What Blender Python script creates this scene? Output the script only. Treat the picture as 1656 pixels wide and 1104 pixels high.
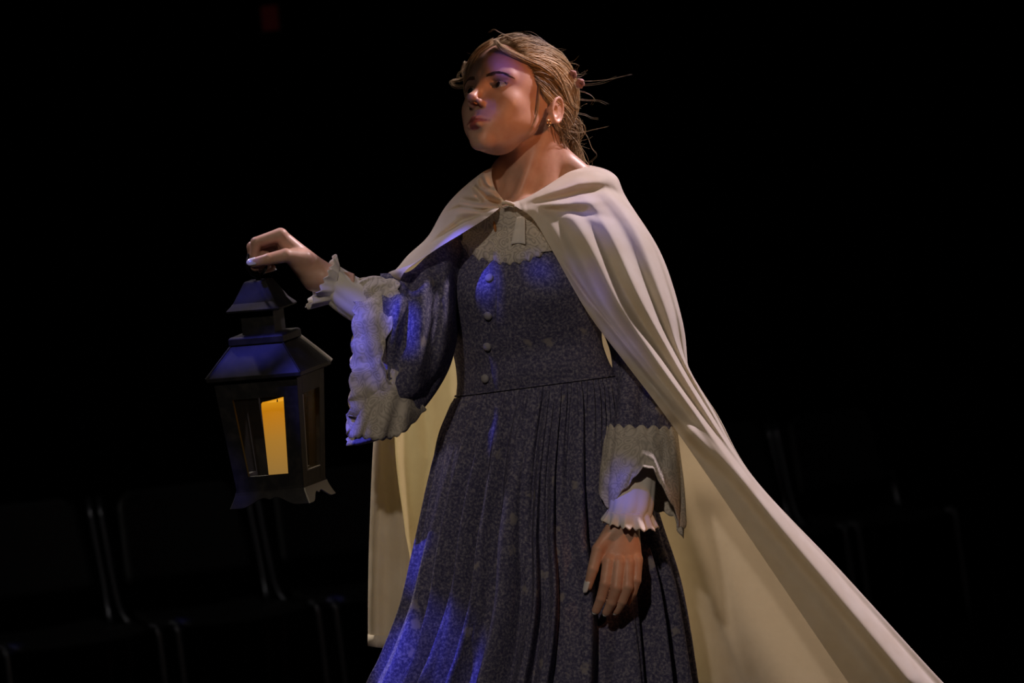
import bpy, bmesh, math, random
import numpy as np
from mathutils import Vector, Matrix
from mathutils.bvhtree import BVHTree

random.seed(7)
RNG = np.random.default_rng(11)
scn = bpy.context.scene
for o in list(bpy.data.objects):
    bpy.data.objects.remove(o)

# ------------------------------------------------------------------ camera
FPX, S, D0 = 4750.0, 950.0, 5.0          # focal length in px of a 1656 px wide frame, px per metre at 5 m
CAM = np.array([0.0, -5.0, 0.95])
PITCH = math.atan((680 - 552) / FPX)
ROLL = math.radians(6.0)
_F = np.array([0, math.cos(PITCH), math.sin(PITCH)])
_U0 = np.array([0, -math.sin(PITCH), math.cos(PITCH)])
_R0 = np.array([1.0, 0, 0])
RIGHT = _R0 * math.cos(ROLL) - _U0 * math.sin(ROLL)
UP = _U0 * math.cos(ROLL) + _R0 * math.sin(ROLL)
cam_d = bpy.data.cameras.new('camera')
cam_d.sensor_width = 36.0
cam_d.lens = FPX / 1656 * 36.0
cam_d.clip_end = 60
cam_d.dof.use_dof = True
cam_d.dof.focus_distance = 4.93
cam_d.dof.aperture_fstop = 4.5
cam = bpy.data.objects.new('camera', cam_d)
scn.collection.objects.link(cam)
m = Matrix((RIGHT, UP, -_F)).transposed().to_4x4()
m.translation = Vector(CAM)
cam.matrix_world = m
scn.camera = cam


def P(a):
    """survey point (right px, down px, depth px away from the 5 m plane) -> metres in the room"""
    a = np.asarray(a, float)
    d = D0 + a[..., 2] / S
    return (CAM + d[..., None] * _F + ((a[..., 0] - 828) / FPX * d)[..., None] * RIGHT
            - ((a[..., 1] - 552) / FPX * d)[..., None] * UP)


# ------------------------------------------------------------------ view, world and stage lamps
scn.view_settings.view_transform = 'Standard'
scn.view_settings.look = 'None'
scn.view_settings.gamma = 1.0
scn.view_settings.use_curve_mapping = False
scn.view_settings.exposure = 0.0
w = bpy.data.worlds.new('dark_house')
scn.world = w
w.use_nodes = True
w.node_tree.nodes['Background'].inputs[0].default_value = (0.9, 0.85, 1.0, 1)
w.node_tree.nodes['Background'].inputs[1].default_value = 0.0025


def spot(name, loc, target, color, power, angle, blend=0.4, radius=0.06, gobo=None, noise=None):
    L = bpy.data.lights.new(name, 'SPOT')
    L.color = color
    L.energy = power
    L.spot_size = math.radians(angle)
    L.spot_blend = blend
    L.shadow_soft_size = radius
    o = bpy.data.objects.new(name, L)
    scn.collection.objects.link(o)
    o.location = loc
    q = (Vector(target) - Vector(loc)).to_track_quat('-Z', 'Y')
    o.rotation_euler = q.to_euler()
    if gobo:
        # a pattern mask in the lamp nodes: openings (direction, size, strength) broken up by a leaf-like noise
        L.use_nodes = True
        nt = L.node_tree
        em = nt.nodes['Emission']
        tc = nt.nodes.new('ShaderNodeTexCoord')
        sep = nt.nodes.new('ShaderNodeSeparateXYZ')
        nt.links.new(tc.outputs['Normal'], sep.inputs[0])
        dx = nt.nodes.new('ShaderNodeMath'); dx.operation = 'DIVIDE'
        dy = nt.nodes.new('ShaderNodeMath'); dy.operation = 'DIVIDE'
        nt.links.new(sep.outputs[0], dx.inputs[0]); nt.links.new(sep.outputs[2], dx.inputs[1])
        nt.links.new(sep.outputs[1], dy.inputs[0]); nt.links.new(sep.outputs[2], dy.inputs[1])
        xy = nt.nodes.new('ShaderNodeCombineXYZ')
        nt.links.new(dx.outputs[0], xy.inputs[0]); nt.links.new(dy.outputs[0], xy.inputs[1])
        src = xy.outputs[0]
        if noise:
            nz = nt.nodes.new('ShaderNodeTexNoise')
            nz.inputs['Scale'].default_value = noise[0]
            nz.inputs['Detail'].default_value = 2
            nt.links.new(src, nz.inputs['Vector'])
            sb = nt.nodes.new('ShaderNodeVectorMath'); sb.operation = 'SUBTRACT'
            nt.links.new(nz.outputs['Color'], sb.inputs[0]); sb.inputs[1].default_value = (.5, .5, .5)
            sc = nt.nodes.new('ShaderNodeVectorMath'); sc.operation = 'SCALE'
            nt.links.new(sb.outputs[0], sc.inputs[0]); sc.inputs['Scale'].default_value = noise[1]
            ad = nt.nodes.new('ShaderNodeVectorMath'); ad.operation = 'ADD'
            nt.links.new(src, ad.inputs[0]); nt.links.new(sc.outputs[0], ad.inputs[1])
            src = ad.outputs[0]
        inv = q.inverted()
        total = None
        for (tgt, size, val) in gobo:
            d = inv @ (Vector(tgt) - Vector(loc))
            c = (d.x / d.z, d.y / d.z, 0)
            r = size / d.length
            ds = nt.nodes.new('ShaderNodeVectorMath'); ds.operation = 'DISTANCE'
            nt.links.new(src, ds.inputs[0]); ds.inputs[1].default_value = c
            fl = nt.nodes.new('ShaderNodeVectorMath'); fl.operation = 'MULTIPLY'
            mr = nt.nodes.new('ShaderNodeMapRange'); mr.interpolation_type = 'SMOOTHSTEP'
            nt.links.new(ds.outputs['Value'], mr.inputs['Value'])
            mr.inputs['From Min'].default_value = r * 0.75
            mr.inputs['From Max'].default_value = r * 1.2
            mr.inputs['To Min'].default_value = val
            mr.inputs['To Max'].default_value = 0
            if total is None:
                total = mr.outputs[0]
            else:
                mx = nt.nodes.new('ShaderNodeMath'); mx.operation = 'MAXIMUM'
                nt.links.new(total, mx.inputs[0]); nt.links.new(mr.outputs[0], mx.inputs[1])
                total = mx.outputs[0]
        nt.links.new(total, em.inputs['Strength'])
        em.inputs['Color'].default_value = (1, 1, 1, 1)
    return o


LAMPS = {}
LAMPS['front'] = spot('warm_front_spot', (-0.9, -5.5, 3.7), P((885, 900, 0)), (1.0, 0.83, 0.66), 265, 14.5, 0.6, 0.10)
LAMPS['pink_top'] = spot('pink_top_spot', (2.5, 0.95, 4.2), P((960, 480, 0)), (1.0, 0.81, 0.88), 820, 34, 0.5, 0.10)
LAMPS['lavender'] = spot('lavender_side_spot', (-1.7, 1.1, 4.0), P((520, 440, -50)), (0.88, 0.74, 1.0), 170, 10, 0.6, 0.10)
G = lambda u, v, ww, r, k: (tuple(P((u, v, ww))), r / S, k)
LAMPS['orange'] = spot('orange_side_spot', (3.7, -2.5, 2.9), P((900, 500, 0)), (1.0, 0.37, 0.14), 330, 32, 0.5, 0.06, gobo=[
    G(850, 185, -50, 120, 1.0), G(1014, 890, -165, 50, 1.0)])  # openings added to keep the orange on face and hand only
LAMPS['back'] = spot('added_lining_spot', (-1.6, 3.0, 4.2), P((680, 760, 180)), (1.0, 0.86, 0.68), 900, 11, 0.6, 0.08)  # added lamp, shines through the cape to brighten its left lining
LAMPS['spill'] = spot('added_spill_spot', (-3.4, -1.5, 4.6), (-0.9, 3.6, 0.5), (1.0, 0.95, 0.9), 140, 44, 0.8, 0.10)  # added lamp lifting the chairs, in place of stray spill
LAMPS['blue'] = spot('blue_pattern_spot', (-2.2, -2.6, 4.7), P((700, 620, -60)), (0.10, 0.10, 1.0), 2600, 62, 0.3, 0.02, gobo=[
    G(752, 418, -95, 24, .7), G(768, 442, -105, 17, 0.6), G(880, 452, -110, 18, 0.22), G(688, 478, -130, 13, .6), G(678, 550, -150, 18, 1.0), G(694, 590, -140, 18, .6), G(628, 622, -150, 16, .35),
    G(680, 445, -110, 14, .9), G(370, 588, -90, 22, .42), G(400, 584, -95, 22, .42), G(430, 580, -100, 22, .42), G(460, 575, -100, 20, .42), G(385, 497, -80, 8, .5), G(408, 496, -80, 8, .5), G(430, 494, -80, 8, .5), G(450, 492, -80, 7, .5), G(803, 80, -60, 11, .25), G(812, 100, -70, 10, .4), G(764, 148, -100, 5, .6), G(786, 178, -80, 7, .2), G(640, 1070, -60, 60, .8),
    G(720, 1060, -150, 46, .7), G(690, 985, -130, 26, .6), G(735, 1000, -150, 20, .5), G(670, 880, 0, 50, .5), G(705, 740, 0, 50, .4), G(980, 340, -80, 50, .12), G(968, 470, -120, 22, .14), G(1010, 545, -130, 18, .14), G(1000, 785, -165, 36, .16),
    G(400, 810, -60, 26, .22)] + [G(u_, v_, (8.4 * (1 + .043 * k_) - 5) * S, 16, 1.0) for u_, v_, k_ in ((8, 1026, 0), (285, 988, 1), (540, 953, 2))],
    noise=(30.0, 0.009))

# ------------------------------------------------------------------ materials
def mat(name, color, rough=0.7, metal=0.0, spec=0.3, **kw):
    m = bpy.data.materials.new(name)
    m.use_nodes = True
    b = m.node_tree.nodes['Principled BSDF']
    b.inputs['Base Color'].default_value = (*color, 1)
    b.inputs['Roughness'].default_value = rough
    b.inputs['Metallic'].default_value = metal
    b.inputs['Specular IOR Level'].default_value = spec
    for k, v in kw.items():
        b.inputs[k.replace('_', ' ')].default_value = v
    return m


def N(m, t, **kw):
    n = m.node_tree.nodes.new(t)
    for k, v in kw.items():
        if k in n.inputs:
            n.inputs[k].default_value = v
        else:
            setattr(n, k, v)
    return n


def lk(m, a, b):
    m.node_tree.links.new(a, b)


def ramp(m, fac, stops):
    r = m.node_tree.nodes.new('ShaderNodeValToRGB')
    e = r.color_ramp.elements
    while len(e) < len(stops):
        e.new(0.5)
    for i, (p, c) in enumerate(stops):
        e[i].position = p
        e[i].color = (*c, 1)
    lk(m, fac, r.inputs[0])
    return r.outputs[0]


def bump(m, h, strength, dist):
    b = N(m, 'ShaderNodeBump')
    b.inputs['Strength'].default_value = strength
    b.inputs['Distance'].default_value = dist
    lk(m, h, b.inputs['Height'])
    lk(m, b.outputs[0], m.node_tree.nodes['Principled BSDF'].inputs['Normal'])


def bsdf(m):
    return m.node_tree.nodes['Principled BSDF']


M = {}
M['black_drape'] = mat('black_drape', (0.002, 0.002, 0.002), 1.0, spec=0.0)
M['stage_floor'] = mat('stage_floor', (0.002, 0.002, 0.002), 0.9, spec=0.02)

# skin: tint attribute marks the lips and the brows' base
m = mat('skin', (0.60, 0.36, 0.27), 0.42, spec=0.35)
bsdf(m).inputs['Subsurface Weight'].default_value = 0.12
bsdf(m).inputs['Subsurface Radius'].default_value = (0.012, 0.004, 0.002)
bsdf(m).inputs['Subsurface Scale'].default_value = 0.5
at = N(m, 'ShaderNodeAttribute', attribute_name='lip')
tcn = N(m, 'ShaderNodeTexCoord')
nz = N(m, 'ShaderNodeTexNoise', Scale=40.0, Detail=3.0)
lk(m, tcn.outputs['Object'], nz.inputs['Vector'])
c1 = ramp(m, nz.outputs[0], [(0.3, (0.55, 0.31, 0.22)), (0.7, (0.64, 0.40, 0.30))])
mx = N(m, 'ShaderNodeMixRGB')
lk(m, at.outputs['Fac'], mx.inputs[0]); lk(m, c1, mx.inputs[1]); mx.inputs[2].default_value = (0.36, 0.09, 0.08, 1)
lk(m, mx.outputs[0], bsdf(m).inputs['Base Color'])
nz2 = N(m, 'ShaderNodeTexNoise', Scale=600.0, Detail=2.0)
lk(m, tcn.outputs['Object'], nz2.inputs['Vector'])
bump(m, nz2.outputs[0], 0.15, 0.0006)
M['skin'] = m

# floral dress cotton
m = mat('floral_cotton', (0.1, 0.1, 0.2), 0.85, spec=0.15)
tcn = N(m, 'ShaderNodeTexCoord')
vo = N(m, 'ShaderNodeTexVoronoi', Scale=150.0, Randomness=1.0)
lk(m, tcn.outputs['Object'], vo.inputs['Vector'])
nz = N(m, 'ShaderNodeTexNoise', Scale=230.0, Detail=3.0, Roughness=0.65)
lk(m, tcn.outputs['Object'], nz.inputs['Vector'])
ad = N(m, 'ShaderNodeMath', operation='MULTIPLY')
ad.inputs[1].default_value = 1.0
lk(m, nz.outputs[0], ad.inputs[0])
ca = ramp(m, nz.outputs[0], [(0.36, (0.054, 0.051, 0.112)), (0.50, (0.100, 0.096, 0.168)), (0.66, (0.24, 0.23, 0.29))])
# scattered larger sprigs: five-petalled spots
vo2 = N(m, 'ShaderNodeTexVoronoi', Scale=24.0, Randomness=1.0)
nzw = N(m, 'ShaderNodeTexNoise', Scale=110.0, Detail=1.0)
lk(m, tcn.outputs['Object'], nzw.inputs['Vector'])
va = N(m, 'ShaderNodeVectorMath', operation='MULTIPLY_ADD')
lk(m, nzw.outputs['Color'], va.inputs[0]); va.inputs[1].default_value = (.02, .02, .02)
lk(m, tcn.outputs['Object'], va.inputs[2])
lk(m, va.outputs[0], vo2.inputs['Vector'])
sp = ramp(m, vo2.outputs['Distance'], [(0.14, (1, 1, 1)), (0.24, (0, 0, 0))])
bw = N(m, 'ShaderNodeRGBToBW')
lk(m, vo2.outputs['Color'], bw.inputs[0])
gt = N(m, 'ShaderNodeMath', operation='GREATER_THAN'); gt.inputs[1].default_value = 0.52
lk(m, bw.outputs[0], gt.inputs[0])
mu = N(m, 'ShaderNodeMath', operation='MULTIPLY')
lk(m, sp, mu.inputs[0]); lk(m, gt.outputs[0], mu.inputs[1])
mx = N(m, 'ShaderNodeMixRGB')
lk(m, mu.outputs[0], mx.inputs[0]); lk(m, ca, mx.inputs[1]); mx.inputs[2].default_value = (0.25, 0.23, 0.25, 1)
lk(m, mx.outputs[0], bsdf(m).inputs['Base Color'])
bump(m, nz.outputs[0], 0.25, 0.002)
M['floral'] = m

M['cape'] = mat('cream_cape_cloth', (0.78, 0.70, 0.60), 0.8, spec=0.2)
m = M['cape']
bsdf(m).inputs['Sheen Weight'].default_value = 0.15
tcn = N(m, 'ShaderNodeTexCoord')
nz = N(m, 'ShaderNodeTexNoise', Scale=22.0, Detail=4.0)
lk(m, tcn.outputs['Object'], nz.inputs['Vector'])
lk(m, ramp(m, nz.outputs[0], [(0.3, (0.74, 0.65, 0.54)), (0.7, (0.82, 0.75, 0.66))]), bsdf(m).inputs['Base Color'])
nz = N(m, 'ShaderNodeTexNoise', Scale=14.0, Detail=3.0)
lk(m, tcn.outputs['Object'], nz.inputs['Vector'])
bump(m, nz.outputs[0], 0.25, 0.006)
# thin cloth: some of the light from behind shows through
tr = N(m, 'ShaderNodeBsdfTranslucent'); tr.inputs['Color'].default_value = (0.82, 0.68, 0.36, 1)
mxs = N(m, 'ShaderNodeMixShader'); mxs.inputs[0].default_value = 0.26
out = m.node_tree.nodes['Material Output']
lk(m, bsdf(m).outputs[0], mxs.inputs[1]); lk(m, tr.outputs[0], mxs.inputs[2]); lk(m, mxs.outputs[0], out.inputs['Surface'])

# lace: cream net with swirling raised motifs, thin between them
def lace(name, dense):
    m = mat(name, (0.6, 0.55, 0.5), 0.85, spec=0.15)
    tcn = N(m, 'ShaderNodeTexCoord')
    nzw = N(m, 'ShaderNodeTexNoise', Scale=24.0, Detail=1.0)
    lk(m, tcn.outputs['Object'], nzw.inputs['Vector'])
    va = N(m, 'ShaderNodeVectorMath', operation='MULTIPLY_ADD')
    lk(m, nzw.outputs['Color'], va.inputs[0]); va.inputs[1].default_value = (.05, .05, .05)
    lk(m, tcn.outputs['Object'], va.inputs[2])
    vo = N(m, 'ShaderNodeTexVoronoi', Scale=60.0)
    vo.feature = 'F1'
    lk(m, va.outputs[0], vo.inputs['Vector'])
    sn = N(m, 'ShaderNodeMath', operation='MULTIPLY'); sn.inputs[1].default_value = 20.0
    lk(m, vo.outputs['Distance'], sn.inputs[0])
    s2 = N(m, 'ShaderNodeMath', operation='SINE'); lk(m, sn.outputs[0], s2.inputs[0])
    mr = N(m, 'ShaderNodeMapRange'); lk(m, s2.outputs[0], mr.inputs['Value'])
    mr.inputs['From Min'].default_value = -1; mr.inputs['From Max'].default_value = 1
    lk(m, ramp(m, mr.outputs[0], [(0.05, (0.49, 0.45, 0.40)), (0.85, (0.60, 0.55, 0.49))]), bsdf(m).inputs['Base Color'])
    bump(m, mr.outputs[0], 0.16, 0.002)
    al = N(m, 'ShaderNodeMapRange'); lk(m, mr.outputs[0], al.inputs['Value'])
    al.inputs['From Min'].default_value = 0.0; al.inputs['From Max'].default_value = 0.35
    al.inputs['To Min'].default_value = dense; al.inputs['To Max'].default_value = 1.0
    lk(m, al.outputs[0], bsdf(m).inputs['Alpha'])
    return m


M['lace'] = lace('cream_lace', 0.85)
M['yoke_lace'] = lace('yoke_lace', 0.75)
M['white_cotton'] = mat('white_cotton', (0.74, 0.70, 0.66), 0.85, spec=0.15)
M['button'] = mat('covered_button', (0.30, 0.29, 0.32), 0.7)

m = mat('blond_hair', (0.3, 0.2, 0.1), 0.45, spec=0.4)
at = N(m, 'ShaderNodeAttribute', attribute_name='tone')
lk(m, ramp(m, at.outputs['Fac'], [(0.0, (0.09, 0.052, 0.022)), (0.5, (0.40, 0.275, 0.14)), (1.0, (0.85, 0.68, 0.44))]), bsdf(m).inputs['Base Color'])
M['hair'] = m
M['brow'] = mat('brow_hair', (0.12, 0.07, 0.036), 0.6)
M['eye_white'] = mat('eye_white', (0.55, 0.52, 0.50), 0.15, spec=0.5)
M['iris'] = mat('iris', (0.05, 0.04, 0.035), 0.12, spec=0.6)
M['pupil'] = mat('pupil', (0.003, 0.003, 0.003), 0.08, spec=0.6)
M['nail'] = mat('white_nail_polish', (0.75, 0.74, 0.76), 0.15, spec=0.6)
M['gold'] = mat('gold', (0.8, 0.55, 0.25), 0.2, 1.0)
M['hair_tie'] = mat('pink_hair_tie', (0.5, 0.27, 0.25), 0.8)
M['ring_metal'] = mat('ring_metal', (0.03, 0.03, 0.035), 0.3, 0.8)

m = mat('black_lantern_paint', (0.012, 0.012, 0.013), 0.5, spec=0.22)
tcn = N(m, 'ShaderNodeTexCoord')
nz = N(m, 'ShaderNodeTexNoise', Scale=60.0, Detail=4.0)
lk(m, tcn.outputs['Object'], nz.inputs['Vector'])
lk(m, ramp(m, nz.outputs[0], [(0.45, (0.011, 0.011, 0.012)), (0.75, (0.024, 0.023, 0.022))]), bsdf(m).inputs['Base Color'])
M['lantern'] = m
M['lit_edge'] = mat('lit_grey_edge', (0.34, 0.32, 0.27), 0.5, 0.1)  # paler grey painting side light onto the lantern's right edges
m = mat('lantern_glass', (0.06, 0.06, 0.06), 0.03, spec=0.4)
bsdf(m).inputs['Alpha'].default_value = 0.10
M['glass'] = m
m = mat('led_candle_wax', (0.14, 0.07, 0.02), 0.5)
tcn = N(m, 'ShaderNodeTexCoord')
sep = N(m, 'ShaderNodeSeparateXYZ'); lk(m, tcn.outputs['Generated'], sep.inputs[0])
lk(m, ramp(m, sep.outputs[2], [(0.0, (0.20, 0.115, 0.03)), (0.5, (0.30, 0.14, 0.018)), (0.85, (0.42, 0.15, 0.003)), (1.0, (0.60, 0.25, 0.008))]), bsdf(m).inputs['Emission Color'])
bsdf(m).inputs['Emission Strength'].default_value = 1.45
M['wax'] = m
m = mat('candle_glow', (0.5, 0.3, 0.1), 0.5)
bsdf(m).inputs['Emission Color'].default_value = (0.95, 0.42, 0.03, 1)
bsdf(m).inputs['Emission Strength'].default_value = 1.0
M['glow'] = m
M['chair_plastic'] = mat('black_chair_plastic', (0.010, 0.010, 0.010), 0.5, spec=0.3)
M['chair_steel'] = mat('dark_chair_steel', (0.10, 0.10, 0.11), 0.32, 0.9)
m = mat('dim_red_glow', (0.05, 0.005, 0.005), 0.6)
bsdf(m).inputs['Emission Color'].default_value = (0.010, 0.0012, 0.001, 1)
bsdf(m).inputs['Emission Strength'].default_value = 0.5
M['red_glow'] = m

# ------------------------------------------------------------------ mesh helpers
def link(name, me, mtl, parent=None, smooth=True):
    if mtl is not None:
        me.materials.append(M[mtl] if isinstance(mtl, str) else mtl)
    if smooth and len(me.polygons):
        me.polygons.foreach_set('use_smooth', [True] * len(me.polygons))
    o = bpy.data.objects.new(name, me)
    scn.collection.objects.link(o)
    if parent is not None:
        o.parent = parent
        o.matrix_parent_inverse = parent_inv(parent)
    return o


def parent_inv(p):
    mw = Matrix.Identity(4)
    q = p
    chain = []
    while q is not None:
        chain.append(q)
        q = q.parent
    for c in reversed(chain):
        mw = mw @ c.matrix_parent_inverse @ c.matrix_basis
    return mw.inverted()


def mesh(name, V, F):
    me = bpy.data.meshes.new(name)
    me.from_pydata([tuple(map(float, v)) for v in V], [], [tuple(int(i) for i in f) for f in F])
    me.update()
    return me


def px_obj(name, V, F, mtl, parent, smooth=True):
    return link(name, mesh(name, P(np.asarray(V, float)), F), mtl, parent, smooth)


def empty(name, loc, label=None, cat=None, group=None):
    o = bpy.data.objects.new(name, None)
    scn.collection.objects.link(o)
    o.location = loc
    o.empty_display_size = 0.1
    if label: o['label'] = label
    if cat: o['category'] = cat
    if group: o['group'] = group
    return o


def catmull(ctrl, n, closed=False):
    """resample control points along axis 0"""
    c = np.asarray(ctrl, float)
    k = len(c)
    t = np.linspace(0, k if closed else k - 1, n, endpoint=not closed)
    i = np.minimum(t.astype(int), k - 1 if closed else k - 2)
    f = (t - i).reshape((-1,) + (1,) * (c.ndim - 1))
    def g(j):
        return c[j % k] if closed else np.where(((j < 0) | (j >= k)).reshape((-1,) + (1,) * (c.ndim - 1)),
            np.where((j < 0).reshape((-1,) + (1,) * (c.ndim - 1)), 2 * c[0] - c[1], 2 * c[-1] - c[-2]), c[np.clip(j, 0, k - 1)])
    p0, p1, p2, p3 = g(i - 1), g(i), g(i + 1), g(i + 2)
    return 0.5 * (2 * p1 + (p2 - p0) * f + (2 * p0 - 5 * p1 + 4 * p2 - p3) * f ** 2 + (3 * p1 - p0 - 3 * p2 + p3) * f ** 3)


def grid_faces(nr, nc, closed=False):
    F = []
    for r in range(nr - 1):
        for c in range(nc if closed else nc - 1):
            d = (c + 1) % nc
            F.append((r * nc + c, r * nc + d, (r + 1) * nc + d, (r + 1) * nc + c))
    return F


def tube_geo(path, rad, sides=6, cap=True):
    p = np.asarray(path, float)
    n = len(p)
    rad = np.broadcast_to(np.asarray(rad, float), (n,))
    t = np.gradient(p, axis=0)
    t /= np.linalg.norm(t, axis=1)[:, None] + 1e-9
    a = np.array([0.0, 0, 1.0]) if abs(t[0][2]) < 0.9 else np.array([1.0, 0, 0])
    V = []
    nrm = np.cross(t[0], a); nrm /= np.linalg.norm(nrm)
    for i in range(n):
        nrm = nrm - t[i] * (nrm @ t[i]); nrm /= np.linalg.norm(nrm) + 1e-9
        b = np.cross(t[i], nrm)
        for k in range(sides):
            an = 2 * math.pi * k / sides
            V.append(p[i] + rad[i] * (math.cos(an) * nrm + math.sin(an) * b))
    F = grid_faces(n, sides, True)
    if cap:
        F.append(tuple(range(sides))[::-1])
        F.append(tuple((n - 1) * sides + k for k in range(sides)))
    return V, F


class Geo:
    def __init__(self):
        self.V, self.F, self.A = [], [], []
    def add(self, V, F, a=0.0):
        o = len(self.V)
        self.V += [tuple(v) for v in V]
        self.F += [tuple(i + o for i in f) for f in F]
        self.A += [a] * len(V)
    def tube(self, path, rad, sides=6, a=0.0):
        self.add(*tube_geo(path, rad, sides), a)
    def box(self, lo, hi):
        x0, y0, z0 = lo; x1, y1, z1 = hi
        self.add([(x0, y0, z0), (x1, y0, z0), (x1, y1, z0), (x0, y1, z0), (x0, y0, z1), (x1, y0, z1), (x1, y1, z1), (x0, y1, z1)],
                 [(3, 2, 1, 0), (4, 5, 6, 7), (0, 1, 5, 4), (1, 2, 6, 5), (2, 3, 7, 6), (3, 0, 4, 7)])


def solid(o, th, off=0.0):
    md = o.modifiers.new('thickness', 'SOLIDIFY')
    md.thickness = th
    md.offset = off
    return o


def poly_dist(U, V, line):
    """distance of pixel points to a polyline, the parameter 0..1 along it, and the signed side"""
    best = np.full(U.shape, 1e9); tt = np.zeros(U.shape); sd = np.zeros(U.shape)
    L = np.asarray(line, float)
    seg = np.linalg.norm(np.diff(L, axis=0), axis=1); cum = np.r_[0, np.cumsum(seg)]
    for i in range(len(L) - 1):
        a, b = L[i], L[i + 1]
        d = (b - a); l2 = d @ d
        t = np.clip(((U - a[0]) * d[0] + (V - a[1]) * d[1]) / l2, 0, 1)
        du, dv = U - (a[0] + t * d[0]), V - (a[1] + t * d[1])
        ds = np.hypot(du, dv)
        k = ds < best
        best = np.where(k, ds, best)
        tt = np.where(k, (cum[i] + t * seg[i]) / cum[-1], tt)
        sd = np.where(k, np.sign(d[0] * dv - d[1] * du), sd)
    return best, tt, sd


# ---- signed distance modelling
def smin(a, b, k):
    h = np.clip(0.5 + 0.5 * (b - a) / k, 0, 1)
    return b + (a - b) * h - k * h * (1 - h)


def smax(a, b, k):
    return -smin(-a, -b, k)


def s_ell(X, c, r):
    q = [(X[i] - c[i]) / r[i] for i in range(3)]
    k0 = np.sqrt(q[0] ** 2 + q[1] ** 2 + q[2] ** 2)
    k1 = np.sqrt((q[0] / r[0]) ** 2 + (q[1] / r[1]) ** 2 + (q[2] / r[2]) ** 2)
    return k0 * (k0 - 1) / np.maximum(k1, 1e-6)


def s_cone(X, a, b, ra, rb):
    d = [b[i] - a[i] for i in range(3)]
    l2 = sum(x * x for x in d)
    t = np.clip(sum((X[i] - a[i]) * d[i] for i in range(3)) / l2, 0, 1)
    return np.sqrt(sum((X[i] - a[i] - t * d[i]) ** 2 for i in range(3))) - (ra + (rb - ra) * t)


def surface_nets(f, org, h):
    nx, ny, nz = f.shape
    ins = f < 0
    c = np.zeros((nx - 1, ny - 1, nz - 1), np.int8)
    for i in (0, 1):
        for j in (0, 1):
            for k in (0, 1):
                c += ins[i:nx - 1 + i, j:ny - 1 + j, k:nz - 1 + k]
    act = (c > 0) & (c < 8)
    idx = np.full(act.shape, -1, np.int64)
    cells = np.argwhere(act)
    idx[act] = np.arange(len(cells))
    acc = np.zeros((len(cells), 3)); cnt = np.zeros(len(cells))
    corners = [(i, j, k) for i in (0, 1) for j in (0, 1) for k in (0, 1)]
    vals = {cn: f[cells[:, 0] + cn[0], cells[:, 1] + cn[1], cells[:, 2] + cn[2]] for cn in corners}
    for a in corners:
        for ax in range(3):
            if a[ax] == 0:
                b = list(a); b[ax] = 1; b = tuple(b)
                va, vb = vals[a], vals[b]
                x = (va < 0) != (vb < 0)
                t = np.where(x, va / np.where(x, va - vb, 1), 0)
                p = np.tile(np.array(a, float), (len(cells), 1)); p[:, ax] += t
                acc += np.where(x[:, None], p, 0); cnt += x
    V = (cells + acc / cnt[:, None]) * h + np.asarray(org)
    F = []
    for ax in range(3):
        o1, o2 = [(1, 2), (2, 0), (0, 1)][ax]
        sl0 = [slice(None)] * 3; sl1 = [slice(None)] * 3
        sl0[ax] = slice(0, -1); sl1[ax] = slice(1, None)
        a, b = ins[tuple(sl0)], ins[tuple(sl1)]
        e = np.argwhere(a != b)
        e = e[(e[:, o1] > 0) & (e[:, o2] > 0) & (e[:, o1] < f.shape[o1] - 1) & (e[:, o2] < f.shape[o2] - 1)]
        up = a[e[:, 0], e[:, 1], e[:, 2]]
        def g(d1, d2):
            q = e.copy(); q[:, o1] -= d1; q[:, o2] -= d2
            return idx[q[:, 0], q[:, 1], q[:, 2]]
        quad = np.stack([g(1, 1), g(0, 1), g(0, 0), g(1, 0)], 1)
        quad[~up] = quad[~up][:, ::-1]
        F.append(quad)
    F = np.concatenate(F)
    F = F[(F >= 0).all(1)]
    return V, F


def sdf_mesh(fun, lo, hi, h):
    ax = [np.arange(lo[i], hi[i] + h, h, dtype=np.float32) for i in range(3)]
    X = np.meshgrid(*ax, indexing='ij')
    f = fun(X)
    for i in range(3):
        f[tuple(slice(None) if k != i else [0, 1, -2, -1] for k in range(3))] = h
    return surface_nets(f, lo, h)


# ------------------------------------------------------------------ the setting
def plane_box(name, lo, hi, mtl):
    g = Geo(); g.box(lo, hi)
    o = link(name, mesh(name, g.V, g.F), mtl, None, False)
    o['kind'] = 'structure'
    return o


plane_box('floor', (-6, -7, -0.1), (6, 6.6, 0.0), 'stage_floor')

# pleated black stage drape hanging at the back
nx = 420
xs = np.linspace(-6, 6, nx)
fold = 0.05 * np.sin(xs * 17 + 0.7 * np.sin(xs * 3.1)) + 0.03 * np.sin(xs * 31 + 1.0)
V = []
for z in (0.0, 1.5, 3.0, 5.0):
    for x, f in zip(xs, fold):
        V.append((x, 6.2 + f * (1.15 - 0.05 * z), z))
wl = link('wall_back', mesh('wall_back', V, grid_faces(4, nx)), 'black_drape')
wl['kind'] = 'structure'
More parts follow.
